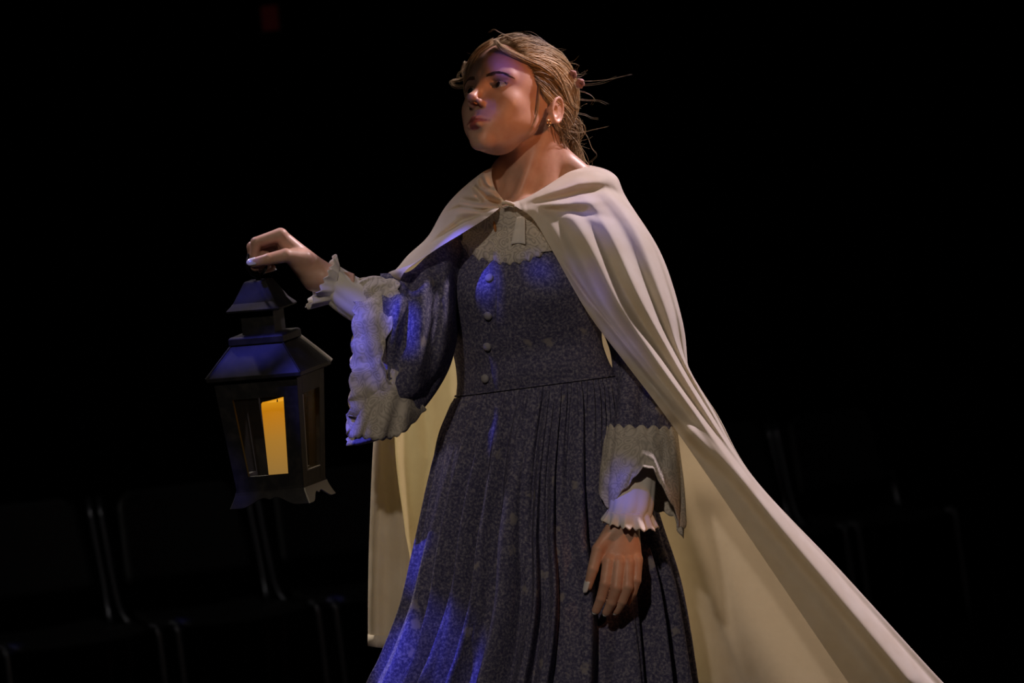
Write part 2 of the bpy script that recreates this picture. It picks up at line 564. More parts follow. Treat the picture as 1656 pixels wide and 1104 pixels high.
# ------------------------------------------------------------------ row of stacking chairs in the dark behind
def chair_proto():
    root = empty('stacking_chair', (0, 0, 0), 'x', 'chair', 'row of black stacking chairs')
    hw = 0.255
    g = Geo()
    nr, nc = 13, 17
    top, bot = [], []
    for r in range(nr):
        t = r / (nr - 1)
        y = -0.225 + 0.43 * t
        for c in range(nc):
            s = c / (nc - 1) * 2 - 1
            z = 0.462 + 0.012 * s * s + 0.018 * max(0, (t - .7) / .3) ** 2 - 0.022 * max(0, (.25 - t) / .25) ** 2 - 0.008 * math.sin(math.pi * t)
            rr = 1 - 0.06 * max(0, abs(t - .5) * 2 - .8) / .2
            top.append((s * 0.235 * rr, y, z)); bot.append((s * 0.23 * rr, y, z - 0.016))
    n = len(top)
    F = grid_faces(nr, nc) + [tuple(n + i for i in f)[::-1] for f in grid_faces(nr, nc)]
    rim = [c for c in range(nc)] + [r * nc + nc - 1 for r in range(1, nr)] + [(nr - 1) * nc + c for c in range(nc - 2, -1, -1)] + [r * nc for r in range(nr - 2, 0, -1)]
    F += [(rim[(i + 1) % len(rim)], rim[i], n + rim[i], n + rim[(i + 1) % len(rim)]) for i in range(len(rim))]
    link('seat', mesh('seat', top + bot, F), 'chair_plastic', root)
    top, bot = [], []
    for r in range(nr):
        t = r / (nr - 1)
        z = 0.575 + 0.285 * t
        for c in range(nc):
            s = c / (nc - 1) * 2 - 1
            wdt = 0.235 - 0.02 * t - 0.05 * max(0, (t - .85) / .15) ** 2
            y = 0.185 + 0.24 * (z - 0.46) + 0.03 * (1 - s * s)
            top.append((s * wdt, y - 0.012, z)); bot.append((s * wdt, y + 0.004, z))
    F = [f[::-1] for f in grid_faces(nr, nc)] + [tuple(n + i for i in f) for f in grid_faces(nr, nc)]
    F += [(rim[i], rim[(i + 1) % len(rim)], n + rim[(i + 1) % len(rim)], n + rim[i]) for i in range(len(rim))]
    link('backrest', mesh('backrest', top + bot, [f[::-1] for f in F]), 'chair_plastic', root)
    for s in (-1, 1):
        for nm, path in (
            ('leg', [(s * hw, -0.262, 0.0), (s * hw, -0.235, 0.40), (s * hw, -0.225, 0.445), (s * hw, -0.20, 0.455)]),
            ('leg', [(s * (hw + .005), 0.27, 0.0), (s * hw, 0.20, 0.40), (s * hw, 0.185, 0.44), (s * hw, 0.165, 0.452)]),
            ('side_rail', [(s * hw, -0.20, 0.455), (s * hw, 0.0, 0.447), (s * hw, 0.165, 0.452)]),
            ('back_upright', [(s * hw, 0.165, 0.452), (s * (hw + .012), 0.205, 0.50), (s * (hw + .016), 0.235, 0.60), (s * (hw + .015), 0.295, 0.85)])):
            g = Geo(); g.tube(catmull(path, 14), 0.0105, 8)
            link(nm, mesh(nm, g.V, g.F), 'chair_steel', root)
    for y, z in ((-0.17, 0.44), (0.14, 0.438)):
        g = Geo(); g.tube([(-hw, y, z), (-.1, y, z - .004), (.1, y, z - .004), (hw, y, z)], 0.009, 8)
        link('cross_bar', mesh('cross_bar', g.V, g.F), 'chair_steel', root)
    for ch in root.children:
        for v_ in ch.data.vertices:
            v_.co.y = -0.225 + (v_.co.y + 0.225) * 0.68
    return root


def copy_tree(root):
    r = root.copy(); scn.collection.objects.link(r)
    for ch in root.children:
        c = ch.copy(); scn.collection.objects.link(c); c.parent = r
    return r


DR = 8.4
def leg_top(u, v, k):
    return P((u, v, (DR * (1 + .043 * k) - 5) * S))
A0, A2 = leg_top(8, 1030, 0), leg_top(540, 955, 2)
step = (A2 - A0) / 2; step[2] = 0
row_yaw = math.atan2(step[1], step[0])
cy, sy = math.cos(row_yaw), math.sin(row_yaw)
chair_labels = {
    0: 'black stacking chair with steel legs, at the left end of the dark row',
    1: 'black stacking chair with steel legs, second in the dark row, below the lantern',
    2: 'black stacking chair with steel legs, half hidden behind the pale cape lining',
    4: 'black stacking chair mostly hidden behind the trailing cape, its back just above the edge',
    5: 'black stacking chair barely visible in the dark right of the trailing cape',
    6: 'farthest black stacking chair, at the right end of the row near the drape',
}
proto = None
for k, lab in chair_labels.items():
    c = chair_proto() if proto is None else copy_tree(proto)
    if proto is None: proto = c
    px = A0 + step * k
    lx, ly = -0.255, -0.225
    c.location = (px[0] - (cy * lx - sy * ly), px[1] - (sy * lx + cy * ly), 0)
    c.rotation_euler = (0, 0, row_yaw)
    c['label'] = lab

# a dim red glow high on the drape
g = Geo(); q = P((437, 30, 5.9 * S))
e = empty('exit_light', (q[0], q[1], q[2]), 'small dim red light high on the dark back drape', 'light')
g.box((q[0] - .03, q[1] - .02, q[2] - .045), (q[0] + .03, q[1] + .03, q[2] + .045))
link('red_lens', mesh('red_lens', g.V, g.F), 'red_glow', e, False)
g = Geo(); g.box((q[0] - .05, q[1] + .0, q[2] - .06), (q[0] + .05, q[1] + .34, q[2] + .06))
link('housing', mesh('housing', g.V, g.F), 'chair_plastic', e, False)

# ------------------------------------------------------------------ lantern
le, ti, ya = math.radians(6.3), math.radians(5.0), math.radians(18.7)
ez = np.array([-math.sin(le) * math.cos(ti), -math.cos(le) * math.cos(ti), -math.sin(ti)])
er = np.array([math.cos(le), -math.sin(le), 0.0]); er -= ez * (er @ ez); er /= np.linalg.norm(er)
ed = np.array([0, 0, 1.0]); ed -= ez * (ed @ ez) + er * (ed @ er); ed /= np.linalg.norm(ed)
ex = math.cos(ya) * er - math.sin(ya) * ed
ey = math.sin(ya) * er + math.cos(ya) * ed
LC = np.array([434, 598, -58.0])
def LP(V):
    V = np.asarray(V, float)
    return LC + V[..., 0:1] * ex + V[..., 1:2] * ey + V[..., 2:3] * ez


lantern = empty('lantern', P(LP((0, 0, -215))), 'black square metal lantern with pagoda roof and glass windows, held up by its ring', 'lantern')
def lobj(name, g, mtl, parent=lantern, smooth=False, bev=0.8):
    V, F = (g.V, g.F) if isinstance(g, Geo) else g
    o = px_obj(name, LP(V), F, mtl, parent, smooth)
    if bev:
        md = o.modifiers.new('edge', 'BEVEL'); md.width = bev / S; md.segments = 2
        md.limit_method = 'ANGLE'
    return o


def stack(levels):
    """closed square tower through (half width, z) levels"""
    V, F = [], []
    for h, z in levels:
        V += [(-h, -h, z), (h, -h, z), (h, h, z), (-h, h, z)]
    for i in range(len(levels) - 1):
        for k in range(4):
            F.append((i * 4 + k, i * 4 + (k + 1) % 4, i * 4 + 4 + (k + 1) % 4, i * 4 + 4 + k))
    n = len(V)
    F += [(3, 2, 1, 0), (n - 4, n - 3, n - 2, n - 1)]
    return V, F


lobj('roof', stack([(71, -10), (80.5, -6), (81, 0), (45, 46)]), 'lantern')
lobj('roof_ledge', stack([(44, 46), (47, 48), (47, 58), (44, 61), (30, 62)]), 'lantern')
# lit right-hand hip of the roof, its brightness painted as paler grey
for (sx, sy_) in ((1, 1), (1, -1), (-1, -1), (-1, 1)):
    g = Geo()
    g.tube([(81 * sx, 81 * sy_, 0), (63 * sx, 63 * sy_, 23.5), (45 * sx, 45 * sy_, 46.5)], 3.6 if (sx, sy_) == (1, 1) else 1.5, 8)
    lobj('hip_edge', g, 'lit_edge' if (sx, sy_) == (1, 1) else 'lantern', bev=0)
lobj('chimney', stack([(28, 61), (28, 100)]), 'lantern')
lobj('cap', stack([(26, 99), (45, 100), (46, 103), (36, 114), (20, 144), (18, 147)]), 'lantern')
g = Geo()
g.tube([(0, 0, 146), (0, 0, 150), (0, 0, 156)], [5, 4, 3], 10)
lobj('ring_mount', g, 'ring_metal', smooth=True, bev=0)
g = Geo()
ringc = []
for k in range(33):
    a = 2 * math.pi * k / 32
    ringc.append((21 * math.sin(a) * .55, 21 * math.sin(a) * .8, 174.5 - 21 * math.cos(a)))
g.tube(ringc, 2.6, 8)
lobj('handle_ring', g, 'ring_metal', smooth=True, bev=0)
# body: posts, rails, panes; tapering downwards
HT, HB, ZT, ZB = 71.0, 57.0, -8.0, -192.0
def hw_at(z): return HB + (HT - HB) * (z - ZB) / (ZT - ZB)
pw = 25.0
for (sx, sy_) in ((-1, -1), (1, -1), (1, 1), (-1, 1)):
    V = []
    for z in (ZB, ZT):
        h = hw_at(z)
        for (a, b) in ((h, h), (h - pw, h), (h - pw, h - 8), (h - 8, h - 8), (h - 8, h - pw), (h, h - pw)):
            V.append((a * sx, b * sy_, z))
    F = [(i, (i + 1) % 6, 6 + (i + 1) % 6, 6 + i) for i in range(6)] + [(0, 1, 2, 3), (0, 3, 4, 5), (6, 9, 8, 7), (6, 11, 10, 9)]
    if sx * sy_ < 0: F = [f[::-1] for f in F]
    lobj('post', (V, [f[::-1] for f in F]), 'lantern', bev=0.5)
for f in range(4):
    ca, sa = (1, 0, -1, 0)[f], (0, 1, 0, -1)[f]
    rot = lambda V: [(x * ca - y * sa, x * sa + y * ca, z) for x, y, z in V]
    for nm, z0, z1 in (('top_rail', -38, ZT), ('bottom_rail', ZB, -165)):
        V = []
        for z in (z0, z1):
            h = hw_at(z)
            V += [(-h + pw, -h, z), (h - pw, -h, z), (h - pw, -h + 8, z), (-h + pw, -h + 8, z)]
        Fb = [(3, 2, 1, 0), (4, 5, 6, 7), (0, 1, 5, 4), (1, 2, 6, 5), (2, 3, 7, 6), (3, 0, 4, 7)]
        lobj(nm, (rot(V), Fb), 'lantern', bev=0.4)
    V = []
    for z in (-170, -34):
        h = hw_at(z)
        V += [(-h + pw - 2, -h + 4.5, z), (h - pw + 2, -h + 4.5, z), (h - pw + 2, -h + 6.0, z), (-h + pw - 2, -h + 6.0, z)]
    lobj('glass_pane', (rot(V), Fb), 'glass', bev=0)
    # window reveal catching light, the brightness put into its colour
    if f == 1:
        g = Geo(); h0, h1 = hw_at(-40), hw_at(-163)
        g.tube(rot([(-h0 + pw + 1, -h0 + 1, -40), (-h1 + pw + 1, -h1 + 1, -163)]), 1.5, 6)
        g.tube(rot([(-h1 + pw + 1, -h1 + 1, -164), (h1 - pw - 1, -h1 + 1, -164)]), 1.2, 6)
        lobj('window_edge', g, 'lit_edge', bev=0)
    # flared apron with a scalloped lower edge
    nS = 41; V = []; rows = 6
    for r in range(rows):
        t = r / (rows - 1)
        for c in range(nS):
            s = c / (nS - 1)
            x = abs(2 * s - 1)
            cut = 1.0 if x > .72 else 0.42 + 0.58 * (0.5 - 0.5 * math.cos(math.pi * min(1, x / .72))) ** 1.6
            if x < .18: cut += 0.16 * (1 - x / .18)
            tt = t * cut
            h = 57.5 + 9.5 * tt ** 1.3
            V.append(((2 * s - 1) * h, -h, -190 - 25 * tt))
    o = lobj('apron', (rot(V), grid_faces(rows, nS)), 'lit_edge' if f == 1 else 'lantern', bev=0)  # right-hand apron paler, side light painted into its colour
    solid(o, 2.0 / S, -1)
lobj('base_plate', stack([(56, -192), (58, -191), (58, -186), (50, -185)]), 'lantern', bev=0)

# the candle inside the lantern
candle = empty('candle', P(LP((9, 0, -185))), 'glowing amber pillar candle standing inside the lantern', 'candle')
prof = [(0, -184), (25, -184), (26.5, -181), (26.5, -120), (26.5, -62), (26, -52), (24, -49.5), (22.5, -51)]
ns = 40
V = []; F = []
for r, z in prof[1:]:
    for k in range(ns):
        a = 2 * math.pi * k / ns
        dip = 2.2 * math.sin(a + 1.0) + 1.2 * math.sin(2 * a) if z > -55 else 0
        V.append((9 + r * math.cos(a), r * math.sin(a), z + dip))
F = grid_faces(len(prof) - 1, ns, True)
F.append(tuple(range(ns))[::-1])
lobj('wax', (V, F), 'wax', candle, True, 0)
V = []
for r in (22.5, 15, 6):
    for k in range(ns):
        a = 2 * math.pi * k / ns
        dip = (2.2 * math.sin(a + 1.0) + 1.2 * math.sin(2 * a)) * r / 24
        V.append((9 + r * math.cos(a), r * math.sin(a), -51 - (22.5 - r) * .35 + dip))
F = grid_faces(3, ns, True); F.append(tuple(range(2 * ns, 3 * ns)))
lobj('candle_top', (V, F), 'glow', candle, True, 0)
g = Geo(); g.tube([(9, 0, -58), (9, .5, -54), (9.5, .5, -48)], [1.6, 1.4, .6], 6)
lobj('wick', g, 'chair_plastic', candle, True, 0)
# ------------------------------------------------------------------ the woman
person = empty('person', P((860, 1516, 0)) * np.array([1, 1, 0]),
               'woman in floral blue dress and cream cape walking while holding up a lantern', 'person')

# ---- head frame: x to her left, y out of the face, z up, in head metres
HY, HP_, HR = math.radians(-38.62), math.radians(24.2), math.radians(9.83)
HS = 970.8
HC = np.array([833.3, 173.8, 10.0])
cy_, sy_ = math.cos(HY), math.sin(HY); cp_, sp_ = math.cos(HP_), math.sin(HP_); cr_, sr_ = math.cos(HR), math.sin(HR)
Rx = np.array([[1, 0, 0], [0, cp_, -sp_], [0, sp_, cp_]])
Ry = np.array([[cr_, 0, -sr_], [0, 1, 0], [sr_, 0, cr_]])
Rz = np.array([[cy_, sy_, 0], [-sy_, cy_, 0], [0, 0, 1]])
HM = np.array([[1, 0, 0], [0, 0, -1], [0, -1, 0]], float) @ (Rz @ Ry @ Rx)
def H2P(h):
    return HC + np.asarray(h, float) @ HM.T * HS
def P2H(p):
    return (np.asarray(p, float) - HC) / HS @ HM


def head_sdf(X):
    """X in head metres"""
    ax = np.abs(X[0])
    Xm = [ax, X[1], X[2]]
    d = s_ell(X, (0, -0.008, 0.033), (0.073, 0.097, 0.080))
    d = smin(d, s_ell(X, (0, 0.030, 0.012), (0.063, 0.062, 0.073)), 0.02)          # forehead and temples
    d = smin(d, s_ell(X, (0, 0.036, -0.041), (0.047, 0.050, 0.059)), 0.025)        # face block
    d = smin(d, s_cone(Xm, (0.0415, 0.014, -0.046), (0.011, 0.066, -0.091), 0.013, 0.011), 0.022)   # jaw line
    d = smin(d, s_cone(Xm, (0.053, 0.004, -0.010), (0.0415, 0.014, -0.046), 0.013, 0.013), 0.02)
    d = smin(d, s_ell(Xm, (0.036, 0.036, -0.036), (0.016, 0.031, 0.029)), 0.024)    # cheek flesh
    d = smin(d, s_ell(X, (0, 0.072, -0.095), (0.0135, 0.012, 0.012)), 0.016)        # chin
    d = smin(d, s_ell(Xm, (0.034, 0.059, -0.026), (0.019, 0.017, 0.018)), 0.018)   # cheeks
    d = smin(d, s_ell(Xm, (0.024, 0.064, -0.054), (0.017, 0.016, 0.022)), 0.018)
    d = smin(d, s_cone(Xm, (0.010, 0.083, 0.017), (0.043, 0.071, 0.017), 0.0080, 0.0070), 0.012)  # brow ridge
    d = smax(d, -s_ell(Xm, (0.031, 0.094, 0.000), (0.0185, 0.0125, 0.0110)), 0.010) # sockets
    d = smin(d, s_ell(X, (0, 0.073, -0.066), (0.027, 0.018, 0.022)), 0.016)        # muzzle
    # nose
    d = smin(d, s_cone(X, (0, 0.0862, 0.006), (0, 0.1070, -0.028), 0.0068, 0.0068), 0.013)
    d = smin(d, s_ell(X, (0, 0.1095, -0.0312), (0.0084, 0.0080, 0.0070)), 0.006)
    d = smin(d, s_ell(Xm, (0.0100, 0.0970, -0.0360), (0.0057, 0.0095, 0.0060)), 0.005)
    d = smax(d, -s_ell(Xm, (0.0055, 0.1030, -0.0415), (0.0030, 0.0055, 0.0040)), 0.003)
    # lips
    up = smin(s_cone(Xm, (0.004, 0.0935, -0.0622), (0.0235, 0.0815, -0.0662), 0.0048, 0.0026),
              s_ell(X, (0, 0.0930, -0.0638), (0.006, 0.0055, 0.0042)), 0.004)
    lo = smin(s_cone(Xm, (0.009, 0.0910, -0.0737), (0.0215, 0.0815, -0.0680), 0.0052, 0.0026),
              s_ell(X, (0, 0.0920, -0.0742), (0.013, 0.0062, 0.0054)), 0.003)
    d = smin(d, up, 0.004)
    d = smin(d, lo, 0.004)
    d = smax(d, -s_cone(Xm, (0.0, 0.1010, -0.0682), (0.0250, 0.0858, -0.0668), 0.0026, 0.0014), 0.0015)
    d = smax(d, -s_ell(X, (0, 0.0965, -0.0540), (0.0030, 0.005, 0.006)), 0.004)    # philtrum
    d = smax(d, -s_ell(X, (0, 0.0925, -0.0850), (0.014, 0.0055, 0.0045)), 0.006)   # dip below the lip
    # lids
    eb = s_ell(Xm, (0.0300, 0.0705, 0.0), (0.0146, 0.0146, 0.0146))
    d = smin(d, eb, 0.004)
    op = s_ell([ax, X[1], X[2] - 0.08 * (ax - 0.030)], (0.0303, 0.088, -0.0006), (0.0152, 0.022, 0.0052))
    d = smax(d, -smax(op, s_ell(Xm, (0.0300, 0.0705, 0.0), (0.0185, 0.0185, 0.0185)), 0.002), 0.0012)
    crease = s_cone(Xm, (0.020, 0.0850, 0.0075), (0.044, 0.0795, 0.0065), 0.0011, 0.0011)
    d = smax(d, -crease, 0.003)
    # ears
    ks = 0.78
    ax = (ax - 0.073) / ks + 0.073
    y1 = (X[1] + 0.004) / ks
    z1 = (X[2] + 0.010) / ks
    ey_ = y1 + 0.50 * (ax - 0.073)
    E = [ax, ey_, z1]
    ear = s_ell(E, (0.0765, -0.012, -0.004), (0.0060, 0.0175, 0.0300))
    ear = smin(ear, s_ell(E, (0.0745, -0.003, -0.031), (0.0052, 0.0085, 0.0105)), 0.006)
    q = np.sqrt(((ey_ + 0.012) / 0.0160) ** 2 + ((z1 + 0.003) / 0.0280) ** 2)
    rim = np.sqrt(((q - 1) * 0.021) ** 2 + (ax - 0.0815) ** 2) - 0.0036
    ear = smin(ear, rim, 0.003)
    ear = smax(ear, -s_ell(E, (0.0830, -0.008, -0.008), (0.0065, 0.0095, 0.0125)), 0.003)
    ear = smax(ear, -s_cone(E, (0.0835, -0.012, 0.014), (0.0835, -0.020, -0.004), 0.0034, 0.0028), 0.003)
    ear = smin(ear, s_ell(E, (0.0755, 0.002, -0.010), (0.0055, 0.0045, 0.0075)), 0.004) * ks   # tragus
    d = smin(d, ear, 0.005)
    return d


def neck_sdf(X):
    d = s_cone(X, (862, 205, 28), (856, 335, 22), 46, 47)
    d = smin(d, s_cone(X, (898, 252, 42), (985, 330, 35), 22, 26), 22)
    d = smin(d, s_cone(X, (815, 275, 45), (778, 330, 38), 20, 20), 22)
    d = smin(d, s_cone(X, (884, 205, -2), (836, 326, -28), 9, 8), 14)      # neck tendon
    d = smin(d, s_cone(X, (832, 338, -30), (930, 320, -20), 8, 9), 14)     # collar bones
    d = smin(d, s_cone(X, (812, 338, -28), (785, 338, -18), 8, 8), 14)
    d = smin(d, s_ell(X, (852, 395, 0), (82, 75, 58)), 25)
    return d


def headneck(X):
    sh = X[0].shape
    p = np.stack([x.ravel() for x in X], 1).astype(np.float32)
    h = (p - HC.astype(np.float32)) / np.float32(HS) @ HM.astype(np.float32)
    d = head_sdf([h[:, 0].reshape(sh), h[:, 1].reshape(sh), h[:, 2].reshape(sh)]) * HS
    return smin(d, neck_sdf(X), 12)


def torso(X):
    d = s_ell(X, (855, 460, 0), (95, 120, 66))
    d = smin(d, s_ell(X, (860, 600, 0), (86, 110, 62)), 30)
    d = smin(d, s_ell(X, (872, 730, 15), (100, 100, 80)), 30)
    d = smin(d, s_ell(X, (855, 385, 5), (82, 60, 55)), 25)
    for a, b, ra, rb in (((772, 395, 48), (664, 520, -112), 24, 21), ((664, 520, -112), (560, 464, -92), 22, 21),
                         ((945, 380, 20), (1022, 590, -10), 29, 25), ((1022, 590, -10), (1010, 770, -122), 26, 20),
                         ((830, 760, 5), (838, 1150, -10), 62, 44), ((838, 1150, -10), (850, 1480, 30), 42, 26),
                         ((915, 760, 25), (935, 1150, 25), 62, 44), ((935, 1150, 25), (950, 1480, 75), 42, 26)):
        d = smin(d, s_cone(X, a, b, ra, rb), 12)
    for c in ((838, 1500, 0), (938, 1492, 45)):
        d = smin(d, s_ell(X, c, (34, 20, 70)), 12)
    return d


def hand(palm, fingers, thumb, kpalm=6.0):
    def f(X):
        d = None
        for a, b, ra, rb in palm:
            q = s_cone(X, a, b, ra, rb)
            d = q if d is None else smin(d, q, 7.0)
        fs = None
        for ch, r in fingers + [thumb]:
            c = None
            for i in range(len(ch) - 1):
                q = s_cone(X, ch[i], ch[i + 1], r[i], r[i + 1])
                c = q if c is None else smin(c, q, 1.6)
            fs = c if fs is None else smin(fs, c, 0.8)
        return smin(d, fs, kpalm)
    return f


# her right hand, closed on the lantern's ring
r_f = [([(453, 379, -92), (414, 392, -99), (412, 412, -95), (431, 413, -86)], [10.5, 9, 8, 7]),
       ([(449, 384, -74), (408, 399, -80), (410, 421, -78), (430, 421, -70)], [10.5, 9, 8, 7]),
       ([(453, 392, -57), (409, 411, -62), (413, 431, -62), (432, 428, -56)], [10, 8.5, 7.5, 6.8]),
       ([(460, 402, -42), (424, 420, -46), (424, 436, -47), (440, 433, -43)], [9, 7.5, 6.8, 6])]
r_t = ([(492, 418, -96), (462, 413, -111), (434, 419, -118), (408, 425, -117)], [14, 11.5, 9.5, 7.5])
r_p = [((512, 442, -76), (455, 383, -88), 23, 12), ((512, 444, -74), (452, 388, -72), 23, 12), ((512, 446, -70), (456, 397, -57), 22, 11),
       ((510, 450, -66), (463, 407, -44), 21, 10), ((505, 440, -84), (478, 420, -98), 20, 14),
       ((570, 467, -98), (510, 443, -75), 24, 22.5)]
# her left hand, hanging
l_f = [([(985, 908, -176), (979, 944, -184), (972, 968, -181), (964, 987, -175)], [11, 9.5, 8.2, 7]),
       ([(1001, 911, -178), (997, 950, -187), (989, 974, -182), (981, 990, -174)], [11, 9.5, 8.2, 7]),
       ([(1016, 911, -174), (1015, 948, -184), (1006, 972, -178), (997, 988, -170)], [10.5, 9, 8, 6.8]),
       ([(1030, 906, -166), (1029, 938, -175), (1023, 958, -170), (1015, 973, -163)], [9.5, 8, 7, 6])]
l_t = ([(993, 856, -158), (968, 888, -172), (959, 920, -178), (951, 948, -176)], [14, 11, 9, 7])
l_p = [((1008, 845, -152), (986, 906, -170), 20, 12), ((1010, 845, -152), (1001, 909, -172), 20, 12), ((1012, 845, -152), (1016, 908, -168), 20, 11.5),
       ((1014, 845, -150), (1028, 902, -160), 19, 10.5), ((1004, 848, -154), (986, 868, -163), 19, 13), ((1010, 760, -118), (1010, 850, -152), 21, 20)]

parts = [sdf_mesh(torso, (600, 320, -200), (1090, 1524, 140), 6.5),
         sdf_mesh(headneck, (730, 48, -140), (1000, 352, 140), 1.7),
         sdf_mesh(hand(r_p, r_f, r_t), (385, 355, -140), (575, 505, -20), 1.5),
         sdf_mesh(hand(l_p, l_f, l_t), (935, 745, -210), (1055, 1005, -85), 1.5)]
obs = []
for i, (V, F) in enumerate(parts):
    obs.append(px_obj('body', V, F, 'skin' if i == 0 else None, person if i == 0 else None))
body = obs[0]
for o in obs[1:]:
    md = body.modifiers.new('join', 'BOOLEAN'); md.operation = 'UNION'; md.solver = 'MANIFOLD'; md.object = o
dg = bpy.context.evaluated_depsgraph_get()
me = bpy.data.meshes.new_from_object(body.evaluated_get(dg))
body.modifiers.clear()
old = body.data
body.data = me
for o in obs[1:]:
    dm = o.data; bpy.data.objects.remove(o); bpy.data.meshes.remove(dm)
bpy.data.meshes.remove(old)
me.name = 'body'
me.materials.clear(); me.materials.append(M['skin'])
me.polygons.foreach_set('use_smooth', [True] * len(me.polygons))


def unP(q):
    d = np.asarray(q) - CAM
    D = d @ _F
    return np.stack([d @ RIGHT / D * FPX + 828, -(d @ UP) / D * FPX + 552, (D - D0) * S], -1)


co = np.zeros(len(me.vertices) * 3); me.vertices.foreach_get('co', co)
co = co.reshape(-1, 3)
cow = co + np.array(body.matrix_world.translation) if False else co
hp = P2H(unP(co))
ax = np.abs(hp[:, 0])
Xl = [ax, hp[:, 1], hp[:, 2]]
lip = np.minimum(s_cone(Xl, (0.002, 0.0935, -0.0632), (0.0235, 0.0815, -0.0672), 0.0060, 0.0034),
                 s_cone(Xl, (0.0, 0.0925, -0.0745), (0.0215, 0.0818, -0.0692), 0.0082, 0.0040))
lw = np.clip(0.5 - lip / 0.0016, 0, 1)
at = me.attributes.new('lip', 'FLOAT', 'POINT')
at.data.foreach_set('value', lw.astype(np.float32))

# eyes: ball, iris, pupil; looking ahead and a little to her right
for sx in (-1, 1):
    c = np.array([sx * 0.0300, 0.0705, 0.0])
    gd = np.array([-0.16 if sx > 0 else -0.10, 1.0, 0.02]); gd /= np.linalg.norm(gd)
    a1 = np.cross(gd, (0, 0, 1.0)); a1 /= np.linalg.norm(a1); a2 = np.cross(a1, gd)
    def dome(r, ang0, ang1, n=10, ns=28):
        V, F = [], []
        for i in range(n + 1):
            th = ang0 + (ang1 - ang0) * i / n
            for k in range(ns):
                ph = 2 * math.pi * k / ns
                V.append(c + r * (math.cos(th) * gd + math.sin(th) * (math.cos(ph) * a1 + math.sin(ph) * a2)))
        return H2P(V), grid_faces(n + 1, ns, True)
    eye = px_obj('eyeball', *dome(0.0131, 0.0, math.pi * .75), 'eye_white', body)
    px_obj('iris', *dome(0.01325, 0.0, 0.46), 'iris', body)
    px_obj('pupil', *dome(0.01335, 0.0, 0.2), 'pupil', body)
    # lashes along the upper lid
    g = Geo()
    for k in range(16):
        t = k / 15
        x = sx * (0.0170 + 0.027 * t)
        z = 0.0050 * math.sin(math.pi * (0.12 + .8 * t)) + 0.0003
        y = 0.0705 + math.sqrt(max(1e-6, 0.0147 ** 2 - (abs(x) - 0.0300) ** 2 - z * z))
        p0 = np.array([x, y, z])
        d = np.array([sx * (0.0012 + 0.0035 * (t - .3)), 0.0045, 0.0012])
        g.tube(H2P([p0, p0 + d * .5, p0 + d + (0, 0, .0014)]), [0.5, .35, .1], 4)
    px_obj('eyelashes', g.V, g.F, 'brow', body)['kind'] = 'stuff'

bvh_body = BVHTree.FromPolygons([tuple(v) for v in P2H(unP(co))], [tuple(p.vertices) for p in me.polygons])
# eyebrows: short hairs laid on the brow ridge
for sx in (-1, 1):
    g = Geo()
    line = catmull([(0.012, 0.0135), (0.024, 0.0185), (0.036, 0.0195), (0.047, 0.0145)], 60)
    for k in range(150):
        t = RNG.random()
        i = int(t * 59)
        x, z = line[i]
        spread = 0.0024 * (1 - .55 * t)
        z += RNG.uniform(-1, 1) * spread
        def on(x_, z_):
            h = bvh_body.ray_cast(Vector((sx * x_, 0.2, z_)), Vector((0, -1, 0)))
            return None if h[0] is None else np.array(h[0]) + np.array([0, .0006, 0])
        ln = 0.007 * (0.7 + .5 * RNG.random())
        a = on(x, z); b = on(x + ln * .5, z + .0016 * (1 - 2 * t)); c_ = on(x + ln, z + .0016 * (1 - 2.6 * t) - .0006)
        if a is None or b is None or c_ is None: continue
        g.tube(H2P([a, b, c_]), [.45, .45, .12], 4)
    px_obj('eyebrow', g.V, g.F, 'brow', body)['kind'] = 'stuff'

# earring: small gold hoop
g = Geo()
hc = np.array([0.080, 0.000, -0.044])
g.tube(H2P([hc + (0.0005 * math.sin(a), 0.0045 * math.sin(a), 0.0055 * math.cos(a)) for a in np.linspace(0, 2 * math.pi, 17)]), 0.9, 6)
er_ = px_obj('earring', g.V, g.F, 'gold', body)
er_['label'] = 'small gold hoop earring'

# finger nails, painted pale
def nail(tip, prev, nrm, w_, l_):
    tip, prev, nrm = map(lambda q: np.array(q, float), (tip, prev, nrm))
    d = tip - prev; d /= np.linalg.norm(d)
    nrm = nrm - d * (nrm @ d); nrm /= np.linalg.norm(nrm)
    s = np.cross(d, nrm)
    V = []
    n = 9
    for i in range(n):
        a = i / (n - 1)
        for k in range(n):
            b = k / (n - 1) * 2 - 1
            ww = w_ * (1 - 0.25 * a ** 3) * math.sqrt(max(0.04, 1 - (max(0, a - .75) / .27) ** 2))
            V.append(tip + d * (l_ * (a - .42)) + s * ww * b + nrm * (w_ * 1.06 * math.sqrt(max(0, 1 - .62 * b * b)) + .3 - .9 * a * a))
    o = px_obj('fingernail', V, grid_faces(n, n), 'nail', body)
    solid(o, 0.7 / S, 0)
    return o
nail(r_t[0][3], r_t[0][2], (-.1, -.45, -1), 6.6, 15)
for ch, r in r_f:
    nail(ch[3], ch[2], (.1, .9, .2), r[3] * .8, 11)
nail(l_t[0][3], l_t[0][2], (-.75, 0, -.7), 6.4, 20)
for ch, r in l_f:
    nail(ch[3], ch[2], (-.55, .25, -.8), r[3] * .75, 11)
# ------------------------------------------------------------------ dress
def interp(v, tab):
    t = np.asarray(tab, float)
    return np.interp(v, t[:, 0], t[:, 1])


def smooth_tab(tab, n=200):
    t = np.asarray(tab, float)
    return catmull(t, n)


